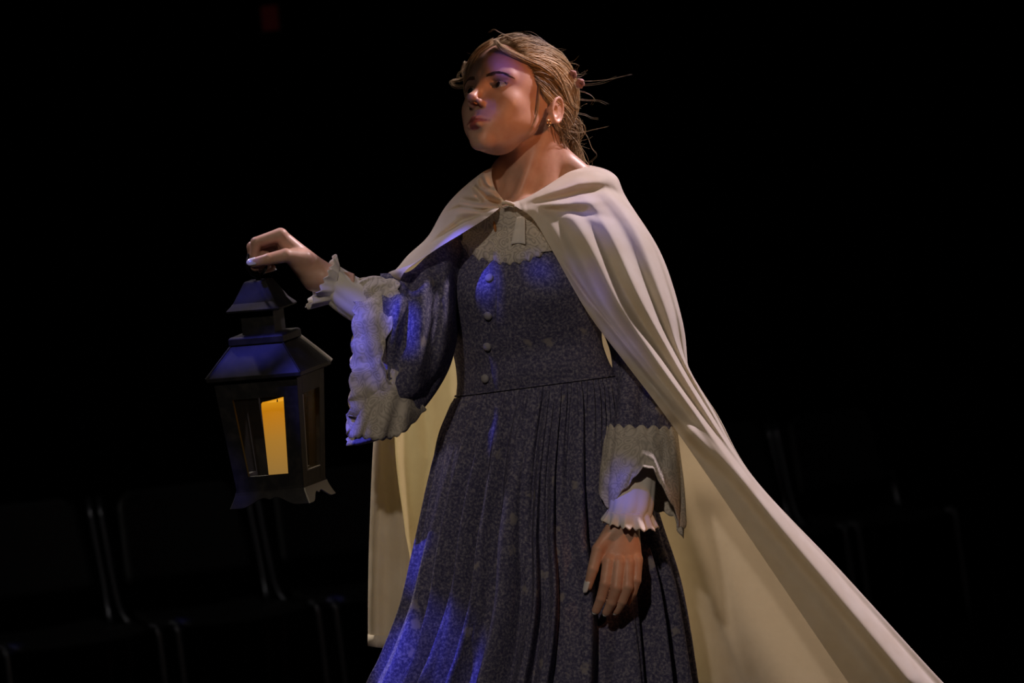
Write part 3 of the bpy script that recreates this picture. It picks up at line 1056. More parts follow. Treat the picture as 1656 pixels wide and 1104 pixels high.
YAW = math.radians(36)
def body_ring(v, l, r, dep, wc, tilt, th, YAW=YAW):
    """closed ring of the torso turned towards picture left"""
    uc, h = (l + r) / 2, (r - l) / 2
    a = h / 0.955
    b = dep
    x = a * np.cos(th); y = -b * np.sin(th)
    u = uc + x * math.cos(YAW) + y * math.sin(YAW)
    w_ = wc - x * math.sin(YAW) * 0.9 + y * math.cos(YAW)
    h_now = (u.max() - u.min()) / 2
    u = uc + (u - (u.max() + u.min()) / 2) * h / h_now
    vv = v + tilt * (u - uc) / 130
    return np.stack([u, vv, w_], -1)


NT = 180
TH = np.linspace(0, 2 * math.pi, NT, endpoint=False)
rows = [  # v, left, right, depth, centre depth, tilt
    (366, 735, 960, 58, 8, 0), (385, 722, 975, 72, 4, 0), (410, 718, 982, 84, 0, -2), (440, 715, 985, 94, -4, -5), (470, 713, 984, 98, -6, -8),
    (500, 719, 978, 94, -6, -12), (535, 728, 974, 86, -4, -18), (570, 736, 974, 80, 0, -20), (600, 739, 984, 80, 0, -18), (618, 738, 994, 80, 2, -17), (627, 738, 996, 79, 2, -17)]
rows = catmull(np.array(rows, float), 70)
BV = []
for (v, l, r, dep, wc, tl) in rows:
    ring = body_ring(v, l, r, dep, wc, tl, TH)
    # bust
    for (bu, bv, amp, sg) in ((757, 468, 13, 40), (872, 478, 15, 46)):
        g_ = amp * np.exp(-((ring[:, 0] - bu) ** 2 + (ring[:, 1] - bv) ** 2 * 1.1) / (2 * sg * sg * .55)) * (ring[:, 2] < -5)
        ring[:, 2] -= g_
    ring[:, 2] += 1.6 * np.sin(ring[:, 1] * .09 + ring[:, 0] * .03) * np.clip((ring[:, 1] - 500) / 80, 0, 1)
    BV.append(ring)
BV = np.concatenate(BV)
dress = px_obj('dress', BV, grid_faces(len(rows), NT, True)[::1], 'floral', person)
dress['label'] = 'navy dress with small pale flowers'
solid(dress, 2.0 / S, -1)
bvh_bodice = BVHTree.FromPolygons([tuple(v) for v in BV], grid_faces(len(rows), NT, True))
def on_bodice(u, v, bvh=None):
    h = (bvh or bvh_bodice).ray_cast(Vector((u, v, -600)), Vector((0, 0, 1)))
    return (np.array(h[0]), np.array(h[1])) if h[0] is not None else (np.array([u, v, -90.0]), np.array([0, 0, -1.0]))


# skirt with gathers at the waist opening into deep folds
Lc = smooth_tab([(628, 737), (660, 725), (700, 712), (780, 696), (840, 685), (900, 673), (980, 656), (1060, 627), (1104, 606), (1200, 570), (1350, 525), (1530, 480)])
Rc = smooth_tab([(628, 1001), (660, 1012), (700, 1024), (780, 1044), (850, 1064), (950, 1093), (1104, 1116), (1250, 1135), (1530, 1165)])
NS = 720
TS = np.linspace(0, 2 * math.pi, NS, endpoint=False)
NRS = 120
SV = []
warp = TS + 0.16 * np.sin(3 * TS + .6) + 0.09 * np.sin(7 * TS + 2.0) + 0.035 * np.sin(13 * TS + 4.0)
vs = np.r_[np.linspace(626, 700, 34), np.linspace(702, 1528, NRS - 34)]
amp_n = 0.6 + 0.8 * RNG.random(64)
def pleat(ph, sharp):
    return np.abs(np.sin(ph)) ** sharp
for v in vs:
    t = (v - 626) / 902
    l, r = np.interp(v, Lc[:, 0], Lc[:, 1]), np.interp(v, Rc[:, 0], Rc[:, 1])
    b = np.interp(v, [626, 700, 780, 900, 1104, 1530], [84, 112, 140, 172, 205, 250])
    a = (r - l) / 2 + 1.5 * (1 - t)
    drift = 0.16 * t * np.sin(2 * TS + 1) + 0.05 * t * np.sin(9 * TS + 3 * t)
    idx = ((warp + drift) / (2 * math.pi) * 18) % 18
    var = np.interp(idx, np.arange(19), np.r_[amp_n[:18], amp_n[0]])
    p_big = (0.5 + 0.5 * np.cos((warp + drift) * 23 + 1.1)) ** 1.5 - .74
    p_mid = pleat((warp) * 21 + 1.2 + 2 * t, .8) - .75
    p_small = np.sin(TS * 84 + 2 * np.sin(TS * 9))
    kb = np.interp(t, [0, .06, .2, .45, 1], [0.0, .05, .15, .19, .21])
    km = np.interp(t, [0, .04, .15, .5, 1], [0.02, .075, .08, .055, .04])
    ks_ = np.interp(t, [0, .012, .05, .14], [0.010, .024, .018, 0])
    rad = 1 + kb * var * p_big + km * p_mid + ks_ * p_small
    wc0 = np.interp(v, [626, 1104, 1530], [2, 10, 10])
    yw = YAW * (1 - 0.75 * min(1, max(0, t - .02) / .25))
    ring = body_ring(v, l - 1.5 * (1 - t), r + 1.5 * (1 - t), b, wc0, 0, TS - yw, yw)
    ring[:, 0] = (l + r) / 2 + (ring[:, 0] - (l + r) / 2) * rad
    ring[:, 2] = wc0 + (ring[:, 2] - wc0) * rad
    tilt = np.interp(t, [0, .1, .6], [-17, 0, 0])
    ring[:, 1] = v + tilt * (ring[:, 0] - 868) / 130 - max(0, t - .6) / .4 * 0.105 * (ring[:, 0] - 868)
    SV.append(ring)
SVa = np.concatenate(SV)
skirt = px_obj('skirt', SVa, grid_faces(len(vs), NS, True), 'floral', dress)
z = np.zeros(len(skirt.data.vertices) * 3); skirt.data.vertices.foreach_get('co', z); z = z.reshape(-1, 3)
z[:, 2] = np.maximum(z[:, 2], 0.012); skirt.data.vertices.foreach_set('co', z.ravel())
# waist seam piping
wr = catmull(np.array([BV[(len(rows) - 4) * NT + k] for k in range(0, NT, 3)]), 120, True)
wc_ = wr.mean(0); wr = wc_ + (wr - wc_) * 1.012
g = Geo(); g.tube(np.r_[wr, wr[:1]], 1.8, 6)
px_obj('waist_seam', g.V, g.F, 'floral', dress)
# button placket edge and covered buttons
line = catmull([(789, 424), (791, 450), (789, 510), (788, 560), (785, 612)], 30)
Vp = []
for (u, v) in line:
    for du, lift in ((-13, .3), (-12, 1.4), (12, 1.4), (13, .3)):
        p_, n_ = on_bodice(u + du, v)
        Vp.append(p_ + np.array([0, 0, -lift]))
px_obj('button_placket', Vp, grid_faces(30, 4), 'floral', dress)
for (u, v) in ((792, 450), (790, 510), (789, 560), (786, 612)):
    p_, n_ = on_bodice(u, v)
    n_ = n_ if n_[2] < 0 else -n_
    s1 = np.cross(n_, (0, 1, 0)); s1 /= np.linalg.norm(s1); s2 = np.cross(n_, s1)
    V = []
    for (rr, hh) in ((7.0, .2), (7.4, 2.2), (6.2, 4.2), (4.0, 5.4), (1.5, 5.9)):
        for k in range(20):
            a_ = 2 * math.pi * k / 20
            V.append(p_ + s1 * rr * math.cos(a_) + s2 * rr * math.sin(a_) + n_ * (hh + .8))
    px_obj('button', V, grid_faces(5, 20, True) + [tuple(80 + k for k in range(20))], 'button', dress)

# lace yoke over the chest up to the throat
def yoke_w(u, v):
    base, _ = on_bodice(np.clip(u, 735, 935), max(v, 372))
    t = np.clip((v - 332) / 45, 0, 1)
    return (1 - t) * (-62) + t * (base[2] - 4)
nu, nv = 60, 34
V = []
for i in range(nv):
    t = i / (nv - 1)
    for j in range(nu):
        s = j / (nu - 1)
        l, r = np.interp(t, [0, .3, 1], [800, 762, 742]), np.interp(t, [0, .3, 1], [846, 885, 905])
        vt = 332
        vb = 403 + 9 * math.sin(math.pi * s) - 14 * max(0, .3 - s) / .3
        u = l + (r - l) * s; v = vt + (vb - vt) * t + 4 * (1 - t) * (2 * s - 1) ** 2
        V.append((u, v, yoke_w(u, v) - 1.0 + 1.1 * math.sin(u * .32 + v * .05)))
yoke = px_obj('lace_yoke', V, grid_faces(nv, nu), 'yoke_lace', dress)
solid(yoke, 1.0 / S, 0)

# scalloped ruffle along the neckline
def ruffle(name, path, out, n, depth, wav, scal, mtl, parent, lift=2.0, rows_=7, taper=True):
    pth = catmull(path, n); V = []
    for i in range(rows_):
        t = i / (rows_ - 1)
        for k in range(n):
            s = k / (n - 1)
            e = (min(1, s / .08, (1 - s) / .08) if taper else 1)
            d = depth * t * (1 + .22 * abs(math.sin(s * math.pi * scal)) * t)
            o_ = np.array(out(s), float)
            p_ = pth[k] + o_ * d * max(.35, e)
            V.append(p_ + np.array([0, 0, -(lift + wav * t * math.sin(s * math.pi * scal * 2) + 2 * math.sin(math.pi * t))]))
    ob = px_obj(name, V, grid_faces(rows_, n), mtl, parent)
    solid(ob, 1.2 / S, 0)
    return ob
pts = []
for (u, v) in ((742, 386), (765, 399), (795, 405), (825, 408), (855, 402), (885, 388), (905, 372)):
    p_, _ = on_bodice(u, v); pts.append((u, v, p_[2] - 2))
ruffle('neck_ruffle', pts, lambda s: (0.12 - .1 * s, 1.0, -.18), 150, 17, 3.4, 11, 'yoke_lace', dress, lift=6.0)
# lace tab hanging at the throat
V = []
for i in range(14):
    t = i / 13
    for j in range(7):
        s = j / 6 - .5
        u = 842 - 4 * t + s * (14 + 9 * t); v = 350 + 43 * t + 2 * (s * 2) ** 2
        V.append((u, v, yoke_w(u, v) - 6 - 3 * math.sin(t * 3) + 1.5 * math.cos(s * 6)))
solid(px_obj('lace_tab', V, grid_faces(14, 7), 'white_cotton', dress), 1.2 / S, 0)
# skin peeking through the throat opening, an added amber drop in its place
V = []
for i in range(9):
    for k in range(10):
        a1_, a2_ = math.pi * i / 8, 2 * math.pi * k / 10
        V.append((800 + 2.6 * math.sin(a1_) * math.cos(a2_) + 2.5 * math.cos(a1_) * -.5, 366 - 9 * math.cos(a1_), yoke_w(800, 366) - 5 + 2 * math.sin(a1_) * math.sin(a2_)))
M['amber'] = mat('amber', (0.40, 0.16, 0.05), 0.3)
px_obj('keyhole_skin', V, grid_faces(9, 10, True), 'amber', dress)['label'] = 'skin showing through the lace at the throat'

# ------------------------------------------------------------------ sleeves
def tube_rings(ctrl, n, ns, fold=0.0, nf=7, ph=0.0, noise=0.0):
    """ctrl rows: (top u, top v, bottom u, bottom v, half depth, centre depth, axis lean)"""
    C = catmull(np.array(ctrl, float), n)
    V = []
    for i, (tu, tv, bu, bv, hd, wc, *_) in enumerate(C):
        t = i / (n - 1)
        for k in range(ns):
            a = 2 * math.pi * k / ns
            c, s = math.cos(a), math.sin(a)
            f = 1 + fold * t * (abs(math.sin(nf * a / 2 + ph + 1.2 * t)) - .5)
            V.append(((tu + bu) / 2 + (tu - bu) / 2 * c * f, (tv + bv) / 2 + (tv - bv) / 2 * c * f, wc - hd * s * f))
    return np.array(V), grid_faces(n, ns, True)


# her right arm: wide bell sleeve falling from the raised forearm
R_ctrl = [(785, 370, 785, 450, 40, 42), (742, 374, 742, 505, 46, 6), (716, 390, 738, 548, 52, -46), (690, 420, 722, 598, 55, -86), (664, 446, 688, 648, 54, -118), (640, 452, 652, 676, 50, -124), (616, 455, 634, 686, 48, -119)]
Vr, Fr = tube_rings(R_ctrl, 46, 72, .22, 6, .6)
# pinched creases where the cloth bunches under the cape
for line, h, wd in (([(668, 452), (660, 500), (652, 560), (640, 600)], -11, 9), ([(690, 440), (684, 520), (672, 600)], 10, 10), ([(706, 470), (702, 560), (690, 640)], -9, 10),
                    ([(650, 470), (640, 520), (632, 560)], 8, 8), ([(722, 430), (724, 500), (715, 570)], 8, 9)):
    d, t, s = poly_dist(Vr[:, 0], Vr[:, 1], line)
    Vr[:, 2] -= h * np.exp(-(d / wd) ** 2) * (Vr[:, 2] < np.interp(Vr[:, 0], [640, 742], [-124, -8]))
sl_r = px_obj('bell_sleeve', Vr, Fr, 'floral', dress)
solid(sl_r, 1.6 / S, 0)
L_ctrl = [(643, 449, 655, 678, 54, -124), (625, 451, 640, 690, 53, -120), (604, 453, 622, 702, 52, -114), (588, 460, 600, 706, 47, -108), (574, 468, 585, 704, 42, -104)]
nl = 40
Vl, Fl = tube_rings(L_ctrl, nl, 144, .24, 6, .6)
for k in range(len(Vl)):
    row = k // 144; t = row / (nl - 1); a = 2 * math.pi * (k % 144) / 144
    # scalloped, crumpled hem; the lower part sags further outwards
    low = 0.5 - 0.5 * math.cos(a)
    Vl[k, 0] -= (1 - t) ** 2 * (34 * math.exp(-((math.cos(a) + .15) / .55) ** 2) * (math.sin(a) > -.3) - 5 * abs(math.sin(a * 11)))
    Vl[k, 2] -= 3.0 * math.sin(a) * (1 - t)
    Vl[k, 0] -= t ** 2 * (low * 24 - 4) + t ** 5 * 6.0 * abs(math.sin(a * 13))
    Vl[k, 1] += t ** 3 * 3 * math.sin(a * 17)
    Vl[k, 2] += t * 3.0 * math.sin(a * 22 + 2 * math.sin(a * 3)) + 2.0 * math.sin(row * .5 + a * 9)
lc_r = px_obj('sleeve_lace', Vl, Fl, 'lace', sl_r)
solid(lc_r, 1.2 / S, 0)
# second lace flounce hanging from the underside of the sleeve
V = []
top_l = catmull([(612, 606, -152), (632, 596, -166), (650, 606, -166), (664, 630, -150), (676, 650, -128)], 60)
bot_l = catmull([(563, 704, -140), (590, 706, -158), (622, 708, -162), (652, 697, -150), (690, 658, -122)], 60)
for i in range(18):
    t = i / 17
    for k in range(60):
        s = k / 59
        p_ = top_l[k] * (1 - t) + bot_l[k] * t
        p_ = p_ + np.array([0, t ** 4 * 4 * abs(math.sin(s * 30)), -7 * t * math.sin(s * 19) - 6 * math.sin(math.pi * t)])
        V.append(p_)
solid(px_obj('lace_flounce', V, grid_faces(18, 60), 'lace', sl_r), 1.2 / S, 0)
# white undersleeve and gathered wrist ruffle
U_ctrl = [(612, 458, 598, 530, 34, -100), (585, 452, 572, 520, 33, -97), (562, 440, 548, 505, 31, -92), (545, 430, 532, 492, 29, -87)]
Vu, Fu = tube_rings(U_ctrl, 24, 60, .10, 9, .2)
us_r = px_obj('undersleeve', Vu, Fu, 'white_cotton', sl_r)
solid(us_r, 1.2 / S, 0)
def cuff(name, c0, axis, e1, e2, r0, length, flare, waves, par, n=150, rows_=9, lob=None):
    V = []
    axis, e1, e2 = [np.array(q, float) for q in (axis, e1, e2)]
    axis /= np.linalg.norm(axis)
    for i in range(rows_):
        t = i / (rows_ - 1)
        for k in range(n):
            a = 2 * math.pi * k / n
            wv = math.sin(waves * a + 1.3 * math.sin(2 * a))
            fl = 1 + flare * t * (1 + .0 * a) + .16 * t * wv
            lx = length * (1 + (lob(a) if lob else 0)) * t + 2.5 * t * math.sin(waves * a * 2.0 + 1)
            V.append(np.array(c0) + axis * lx + (e1 * math.cos(a) * r0[0] + e2 * math.sin(a) * r0[1]) * fl)
    o = px_obj(name, V, grid_faces(rows_, n, True), 'white_cotton', par)
    solid(o, 1.2 / S, 0)
    return o
cuff('wrist_ruffle', (541, 461, -88), (-.94, -.24, .1), (.26, -.97, 0), (.1, 0, -1), (31, 29), 20, .42, 11, us_r, lob=lambda a: .55 * (-math.cos(a)) + .15)

# her left arm: sleeve hanging straight, lace bell, undersleeve, ruffle
Vq, Fq = tube_rings([(918, 385, 1010, 385, 46, 12), (935, 430, 1030, 430, 46, 6), (962, 500, 1052, 500, 44, -6), (990, 575, 1078, 580, 44, -22),
                     (990, 640, 1084, 645, 46, -52), (983, 700, 1092, 704, 50, -78)], 60, 64, .12, 7, .3)
for line, h, wd in (([(1042, 590), (1040, 660), (1036, 720)], -16, 9), ([(1010, 600), (1004, 660), (998, 700)], 6, 10), ([(1065, 600), (1066, 660), (1064, 700)], 7, 9)):
    d, t, s = poly_dist(Vq[:, 0], Vq[:, 1], line)
    Vq[:, 2] -= h * np.exp(-(d / wd) ** 2) * (Vq[:, 2] < -30)
sl_l = px_obj('sleeve', Vq, Fq, 'floral', dress)
solid(sl_l, 1.6 / S, 0)
nb = 44
Vb, Fb_ = tube_rings([(984, 692, 1091, 696, 51, -76), (979, 715, 1096, 720, 53, -90), (975, 745, 1102, 752, 54, -102), (974, 775, 1105, 785, 54, -112)], nb, 160, .16, 8, .2)
for k in range(len(Vb)):
    row = k // 160; t = row / (nb - 1); a = 2 * math.pi * (k % 160) / 160
    # front left panel falls low, front middle rides up, right side hangs lowest
    front = math.sin(a)          # 1 = towards the camera
    side = -math.cos(a)          # 1 = picture right (bottom point of ctrl)
    drop = 46 * math.exp(-((a - 0.55) / .50) ** 2) - 34 * math.exp(-((a - 1.75) / .42) ** 2) + 66 * math.exp(-((a - 2.9) / .75) ** 2) + 40 * (front < -.2)
    Vb[k, 1] -= (1 - t) ** 2 * 7 * abs(math.sin(a * 9))
    Vb[k, 2] -= 4.0 * (1 - t) * front
    Vb[k, 0] += 4.0 * (1 - t) * side
    Vb[k, 1] += t ** 1.3 * (drop + 4.5 * abs(math.sin(a * 12)))
    Vb[k, 2] -= (4.0 * math.sin(a * 7 + 1.0 + row * .12) + 2.5 * math.sin(row * .42 + 2 * math.sin(a * 5))) * t
lb = px_obj('sleeve_lace', Vb, Fb_, 'lace', sl_l)
solid(lb, 1.2 / S, 0)
Vu, Fu = tube_rings([(985, 720, 1062, 722, 26, -100), (988, 770, 1060, 772, 27, -116), (988, 815, 1056, 818, 28, -143), (984, 832, 1052, 836, 29, -149)], 24, 60, .12, 9, .2)
us_l = px_obj('undersleeve', Vu, Fu, 'white_cotton', sl_l)
solid(us_l, 1.2 / S, 0)
cuff('wrist_ruffle', (1017, 824, -148), (.08, 1, -.22), (1, -.02, .05), (.0, .2, -1), (34, 31), 24, .22, 12, us_l, lob=lambda a: .30 * math.cos(a) + .0)
# loose ribbon end by the lace
V = []
rib = catmull([(1087, 705, -70), (1090, 760, -78), (1095, 810, -74), (1105, 852, -66)], 24)
for p_ in rib:
    for s in (-1, -.3, .3, 1):
        V.append(p_ + np.array([s * 4.2, 0, -1.5 * (1 - s * s) + 2 * s]))
solid(px_obj('ribbon', V, grid_faces(24, 4), 'white_cotton', sl_l), 1.0 / S, 0)
# ------------------------------------------------------------------ cape
CC = np.array([
 [(826,328,-72),(850,320,-66),(880,303,-48),(918,279,-18),(945,270,18),(935,266,60),(900,262,88),(865,262,90),(832,264,72),(806,268,36),(795,276,-6),(800,303,-45),(818,328,-68)],
 [(836,335,-88),(866,324,-84),(912,302,-66),(962,281,-28),(993,285,22),(980,275,75),(920,266,115),(865,264,120),(820,266,100),(786,276,58),(768,292,8),(784,318,-48),(808,336,-78)],
 [(862,354,-100),(900,340,-98),(948,324,-74),(988,312,-34),(1013,320,20),(995,312,90),(920,302,140),(850,300,145),(790,300,122),(745,314,78),(722,334,22),(745,348,-46),(786,353,-95)],
 [(893,405,-116),(935,392,-118),(985,380,-100),(1037,378,-55),(1070,412,10),(1045,410,90),(940,400,160),(850,395,170),(770,385,150),(710,382,108),(692,382,32),(705,392,-58),(746,378,-112)],
 [(950,505,-122),(985,492,-130),(1030,480,-118),(1078,485,-70),(1104,520,0),(1085,530,90),(960,500,180),(850,490,190),(760,480,170),(690,460,130),(654,422,20),(656,436,-95),(698,408,-138)],
 [(1010,585,-132),(1042,575,-130),(1078,566,-104),(1104,575,-60),(1117,610,0),(1100,630,100),(970,600,195),(850,580,205),(760,570,190),(690,555,160),(634,480,40),(624,448,-95),(650,446,-160)],
 [(1076,672,-132),(1106,660,-124),(1132,655,-94),(1150,660,-48),(1162,680,0),(1130,710,110),(990,690,205),(850,670,215),(755,660,200),(685,650,165),(625,600,110),(622,540,40),(652,500,10)],
 [(1145,770,-112),(1178,757,-108),(1203,757,-74),(1213,766,-32),(1216,780,10),(1150,805,190),(1010,790,150),(850,770,195),(750,750,210),(678,740,175),(609,710,130),(614,705,95),(638,700,78)],
 [(1255,932,-82),(1300,922,-90),(1332,915,-56),(1345,918,-20),(1348,926,25),(1205,965,210),(1040,920,145),(850,880,225),(745,860,220),(670,850,185),(601,850,140),(614,850,108),(654,850,92)],
 [(1375,1108,-58),(1430,1098,-74),(1475,1085,-45),(1492,1085,0),(1498,1095,45),(1285,1125,245),(1095,1050,155),(850,980,250),(740,955,230),(665,950,190),(598,950,145),(614,950,115),(664,920,103)],
 [(1440,1200,-48),(1510,1190,-62),(1560,1180,-35),(1580,1180,10),(1585,1190,55),(1325,1240,255),(1125,1180,165),(850,1090,255),(740,1058,235),(660,1050,195),(597,1044,148),(616,1047,122),(662,1050,110)]], float)
NR_, NC_ = 200, 240
A = catmull(CC, NR_)
A = catmull(A.transpose(1, 0, 2), NC_).transpose(1, 0, 2)
col = np.linspace(0, 12, NC_)[None, :].repeat(NR_, 0)
row = np.linspace(0, 10, NR_)[:, None].repeat(NC_, 1)
Nn = np.cross(np.gradient(A, axis=1), np.gradient(A, axis=0))
Nn /= np.linalg.norm(Nn, axis=2)[..., None] + 1e-9
Nn *= np.where((Nn[..., 2] > 0) & (col < 3), -1.0, 1.0)[..., None]
U0_, V0_ = A[..., 0].copy(), A[..., 1].copy()
front = np.clip((4.2 - col) / .6, 0, 1)
lfront = np.clip((col - 9.6) / .6, 0, 1) * np.clip((6.0 - row) / .7, 0, 1)
inner = np.clip((col - 4.3) / .4, 0, 1) * np.clip((7.6 - col) / .6, 0, 1)
linner = np.clip((col - 7.2) / .4, 0, 1) * np.clip((10.2 - col) / .3, 0, 1) * np.clip((row - 5) / .8, 0, 1)
def crease(line, h, wd, mask, fade=True, one=0):
    d, t, s = poly_dist(U0_, V0_, line)
    f = np.exp(-(d / wd) ** 2)
    if one:
        f = np.where(s * one > 0, np.exp(-(d / wd) ** 2), np.exp(-(d / (wd * .28)) ** 2))
    if fade: f = f * np.sin(np.pi * np.clip(t, .02, .98)) ** .5
    A[..., 2] -= (2.8 if mask is lfront else 1.5) * h * f * mask
# folds on the shoulder and over her left arm
crease([(840, 329), (872, 325), (935, 310), (979, 304), (1012, 318)], -9, 7, front)
crease([(845, 333), (900, 340), (950, 343), (985, 352)], -6, 7, front)
crease([(838, 331), (880, 318), (935, 296), (985, 292)], 7, 9, front)
crease([(850, 338), (915, 328), (975, 326)], 6, 7, front)
crease([(903, 415), (930, 455), (952, 485), (1020, 570), (1090, 655)], -6, 4, front)
crease([(890, 395), (935, 480), (990, 555), (1060, 640)], 6, 8, front)
# long bevelled roll of the front edge below the hip
crease([(1090, 690), (1180, 775), (1300, 925), (1420, 1070), (1500, 1170)], -8, 14, front, False)
crease([(1120, 700), (1205, 785), (1330, 930), (1470, 1100)], 9, 14, front, False)
# long folds running from the shoulder down along the trailing edge
for c0, dr, wd_, h_ in ((.42, .00, .20, 6), (.85, .02, .20, -8), (1.30, .03, .17, 9), (1.66, .03, .15, -9), (2.08, .02, .16, 10), (2.45, .01, .15, -9), (2.85, .0, .16, 8), (3.25, -.02, .14, -7), (3.6, .0, .16, 6)):
    cc = c0 + dr * (row - 4)
    env = np.clip((row - 1.4) / 2.4, 0, 1) * np.clip((7.6 - row) / 2.0, 0, 1)
    A[..., 2] -= h_ * env * np.exp(-((col - cc) / wd_) ** 2)
# small gathers at the clasp on her right side and over the right shoulder
crease([(812, 330), (785, 322), (765, 300)], -13, 5, lfront)
crease([(800, 310), (780, 300), (776, 286)], -9, 4, lfront)
crease([(815, 336), (780, 340), (742, 336), (720, 345)], -9, 4, lfront)
crease([(815, 333), (775, 328), (742, 322)], -7, 5, lfront)
crease([(805, 322), (790, 305), (782, 285)], 6, 5, lfront)
crease([(812, 338), (770, 338), (725, 345)], 7, 7, lfront)
crease([(800, 345), (750, 358), (700, 395), (650, 445)], -8, 7, lfront)
crease([(780, 352), (730, 378), (690, 408), (652, 448)], 7, 6, lfront)
crease([(740, 350), (710, 375), (670, 415), (640, 445)], 6, 8, lfront)
# folds of the lining seen behind
crease([(1085, 690), (1118, 780), (1165, 920), (1215, 1104), (1230, 1180)], 8, 60, inner, False, one=-1)
crease([(1000, 760), (1060, 900), (1090, 1104)], 14, 30, inner, False)
crease([(1170, 840), (1260, 980), (1340, 1104)], 12, 40, inner, False)
crease([(700, 560), (690, 640), (700, 740), (690, 860)], 16, 16, linner, False)
crease([(735, 560), (725, 700), (715, 800)], -10, 16, linner, False)
crease([(632, 640), (645, 780), (662, 915)], -14, 12, np.clip((col - 8.5) / .3, 0, 1) * np.clip((row - 5.8) / .6, 0, 1) * np.clip((11.0 - col) / .5, 0, 1), False)
# soft overall waviness of the hanging cloth
A[..., 2] += np.clip((row - 5) / 4, 0, 1) * (col > 4.2) * 5 * np.sin(col * 6.5 + .4 * row)
cape = px_obj('cape', A.reshape(-1, 3), grid_faces(NR_, NC_), 'cape', person)
cape['label'] = 'cream cape open at the front'
sb = cape.modifiers.new('soft', 'SUBSURF'); sb.levels = 1; sb.render_levels = 1
# hem turned up along the lower left edge
V = []
for k in np.linspace(int(NC_ * 9.2 / 12), NC_ - 1, 40).astype(int):
    p_ = A[NR_ - 1, k]; q_ = A[NR_ - 5, k]
    for t in (0, .5, 1):
        V.append(p_ * (1 - t) + q_ * t + np.array([0, 0, -2.6]))
solid(px_obj('hem', V, grid_faces(40, 3), 'cape', cape), 1.0 / S, 0)
# clasp
g = Geo()
g.tube([(812, 330, -80), (818, 327, -84), (825, 329, -84), (832, 331, -80)], [2.5, 3.5, 3.5, 2.5], 8)
px_obj('clasp', g.V, g.F, 'cape', cape)
# ------------------------------------------------------------------ hair
SC = np.array([0, -0.010, 0.034]); SR = np.array([0.0775, 0.1015, 0.0865])
def hairline_y(z):
    return np.interp(z, [-0.12, -0.09, -0.06, -0.035, -0.02, 0.0, 0.02, 0.045, 0.066, 0.082, 0.10, 0.14],
                     [-0.07, -0.055, -0.034, -0.026, -0.020, 0.012, 0.034, 0.052, 0.062, 0.066, 0.060, 0.03])
def cap_sdf(X):
    d = s_ell(X, SC, SR * 1.005)
    d = smin(d, s_ell(X, (0, -0.055, -0.045), (0.046, 0.042, 0.050)), 0.02)      # nape
    cut = (X[1] - hairline_y(X[2])) * 0.8
    return smax(d, cut, 0.004)
def cap_px(X):
    sh = X[0].shape
    p = np.stack([x.ravel() for x in X], 1).astype(np.float32)
    h = (p - HC.astype(np.float32)) / np.float32(HS) @ HM.astype(np.float32)
    return (cap_sdf([h[:, i].reshape(sh) for i in range(3)]) * HS).reshape(sh)
V, F = sdf_mesh(cap_px, (730, 40, -120), (985, 275, 170), 2.4)
hair = px_obj('hair', V, F, 'hair', person)
hv = P2H(V)
tone = 0.30 + 0.12 * np.sin(hv[:, 2] * 260 + 3 * np.sin(hv[:, 0] * 60)) + .1 * RNG.random(len(V))
at = hair.data.attributes.new('tone', 'FLOAT', 'POINT'); at.data.foreach_set('value', tone.astype(np.float32))
hair['label'] = 'wavy blond hair pulled back'

BUN = np.array([0.022, -0.112, 0.004])
def surf(p, off):
    d = (p - SC) / SR
    n = np.linalg.norm(d)
    return SC + d / n * SR * (1 + off / 0.085) if n < 1.35 else p
def strand(geo, pts, r0, tone, sides=4, n=18):
    P_ = catmull(pts, n)
    k = np.linspace(0, 1, n)
    geo.tube(H2P(P_), r0 * np.minimum(1, np.minimum(k * 6 + .35, (1 - k) * 3 + .12)), sides, tone)


def put(name, geo, parent=hair):
    o = px_obj(name, geo.V, geo.F, 'hair', parent)
    at = o.data.attributes.new('tone', 'FLOAT', 'POINT')
    at.data.foreach_set('value', np.array(geo.A, np.float32))
    o['kind'] = 'stuff'
    return o


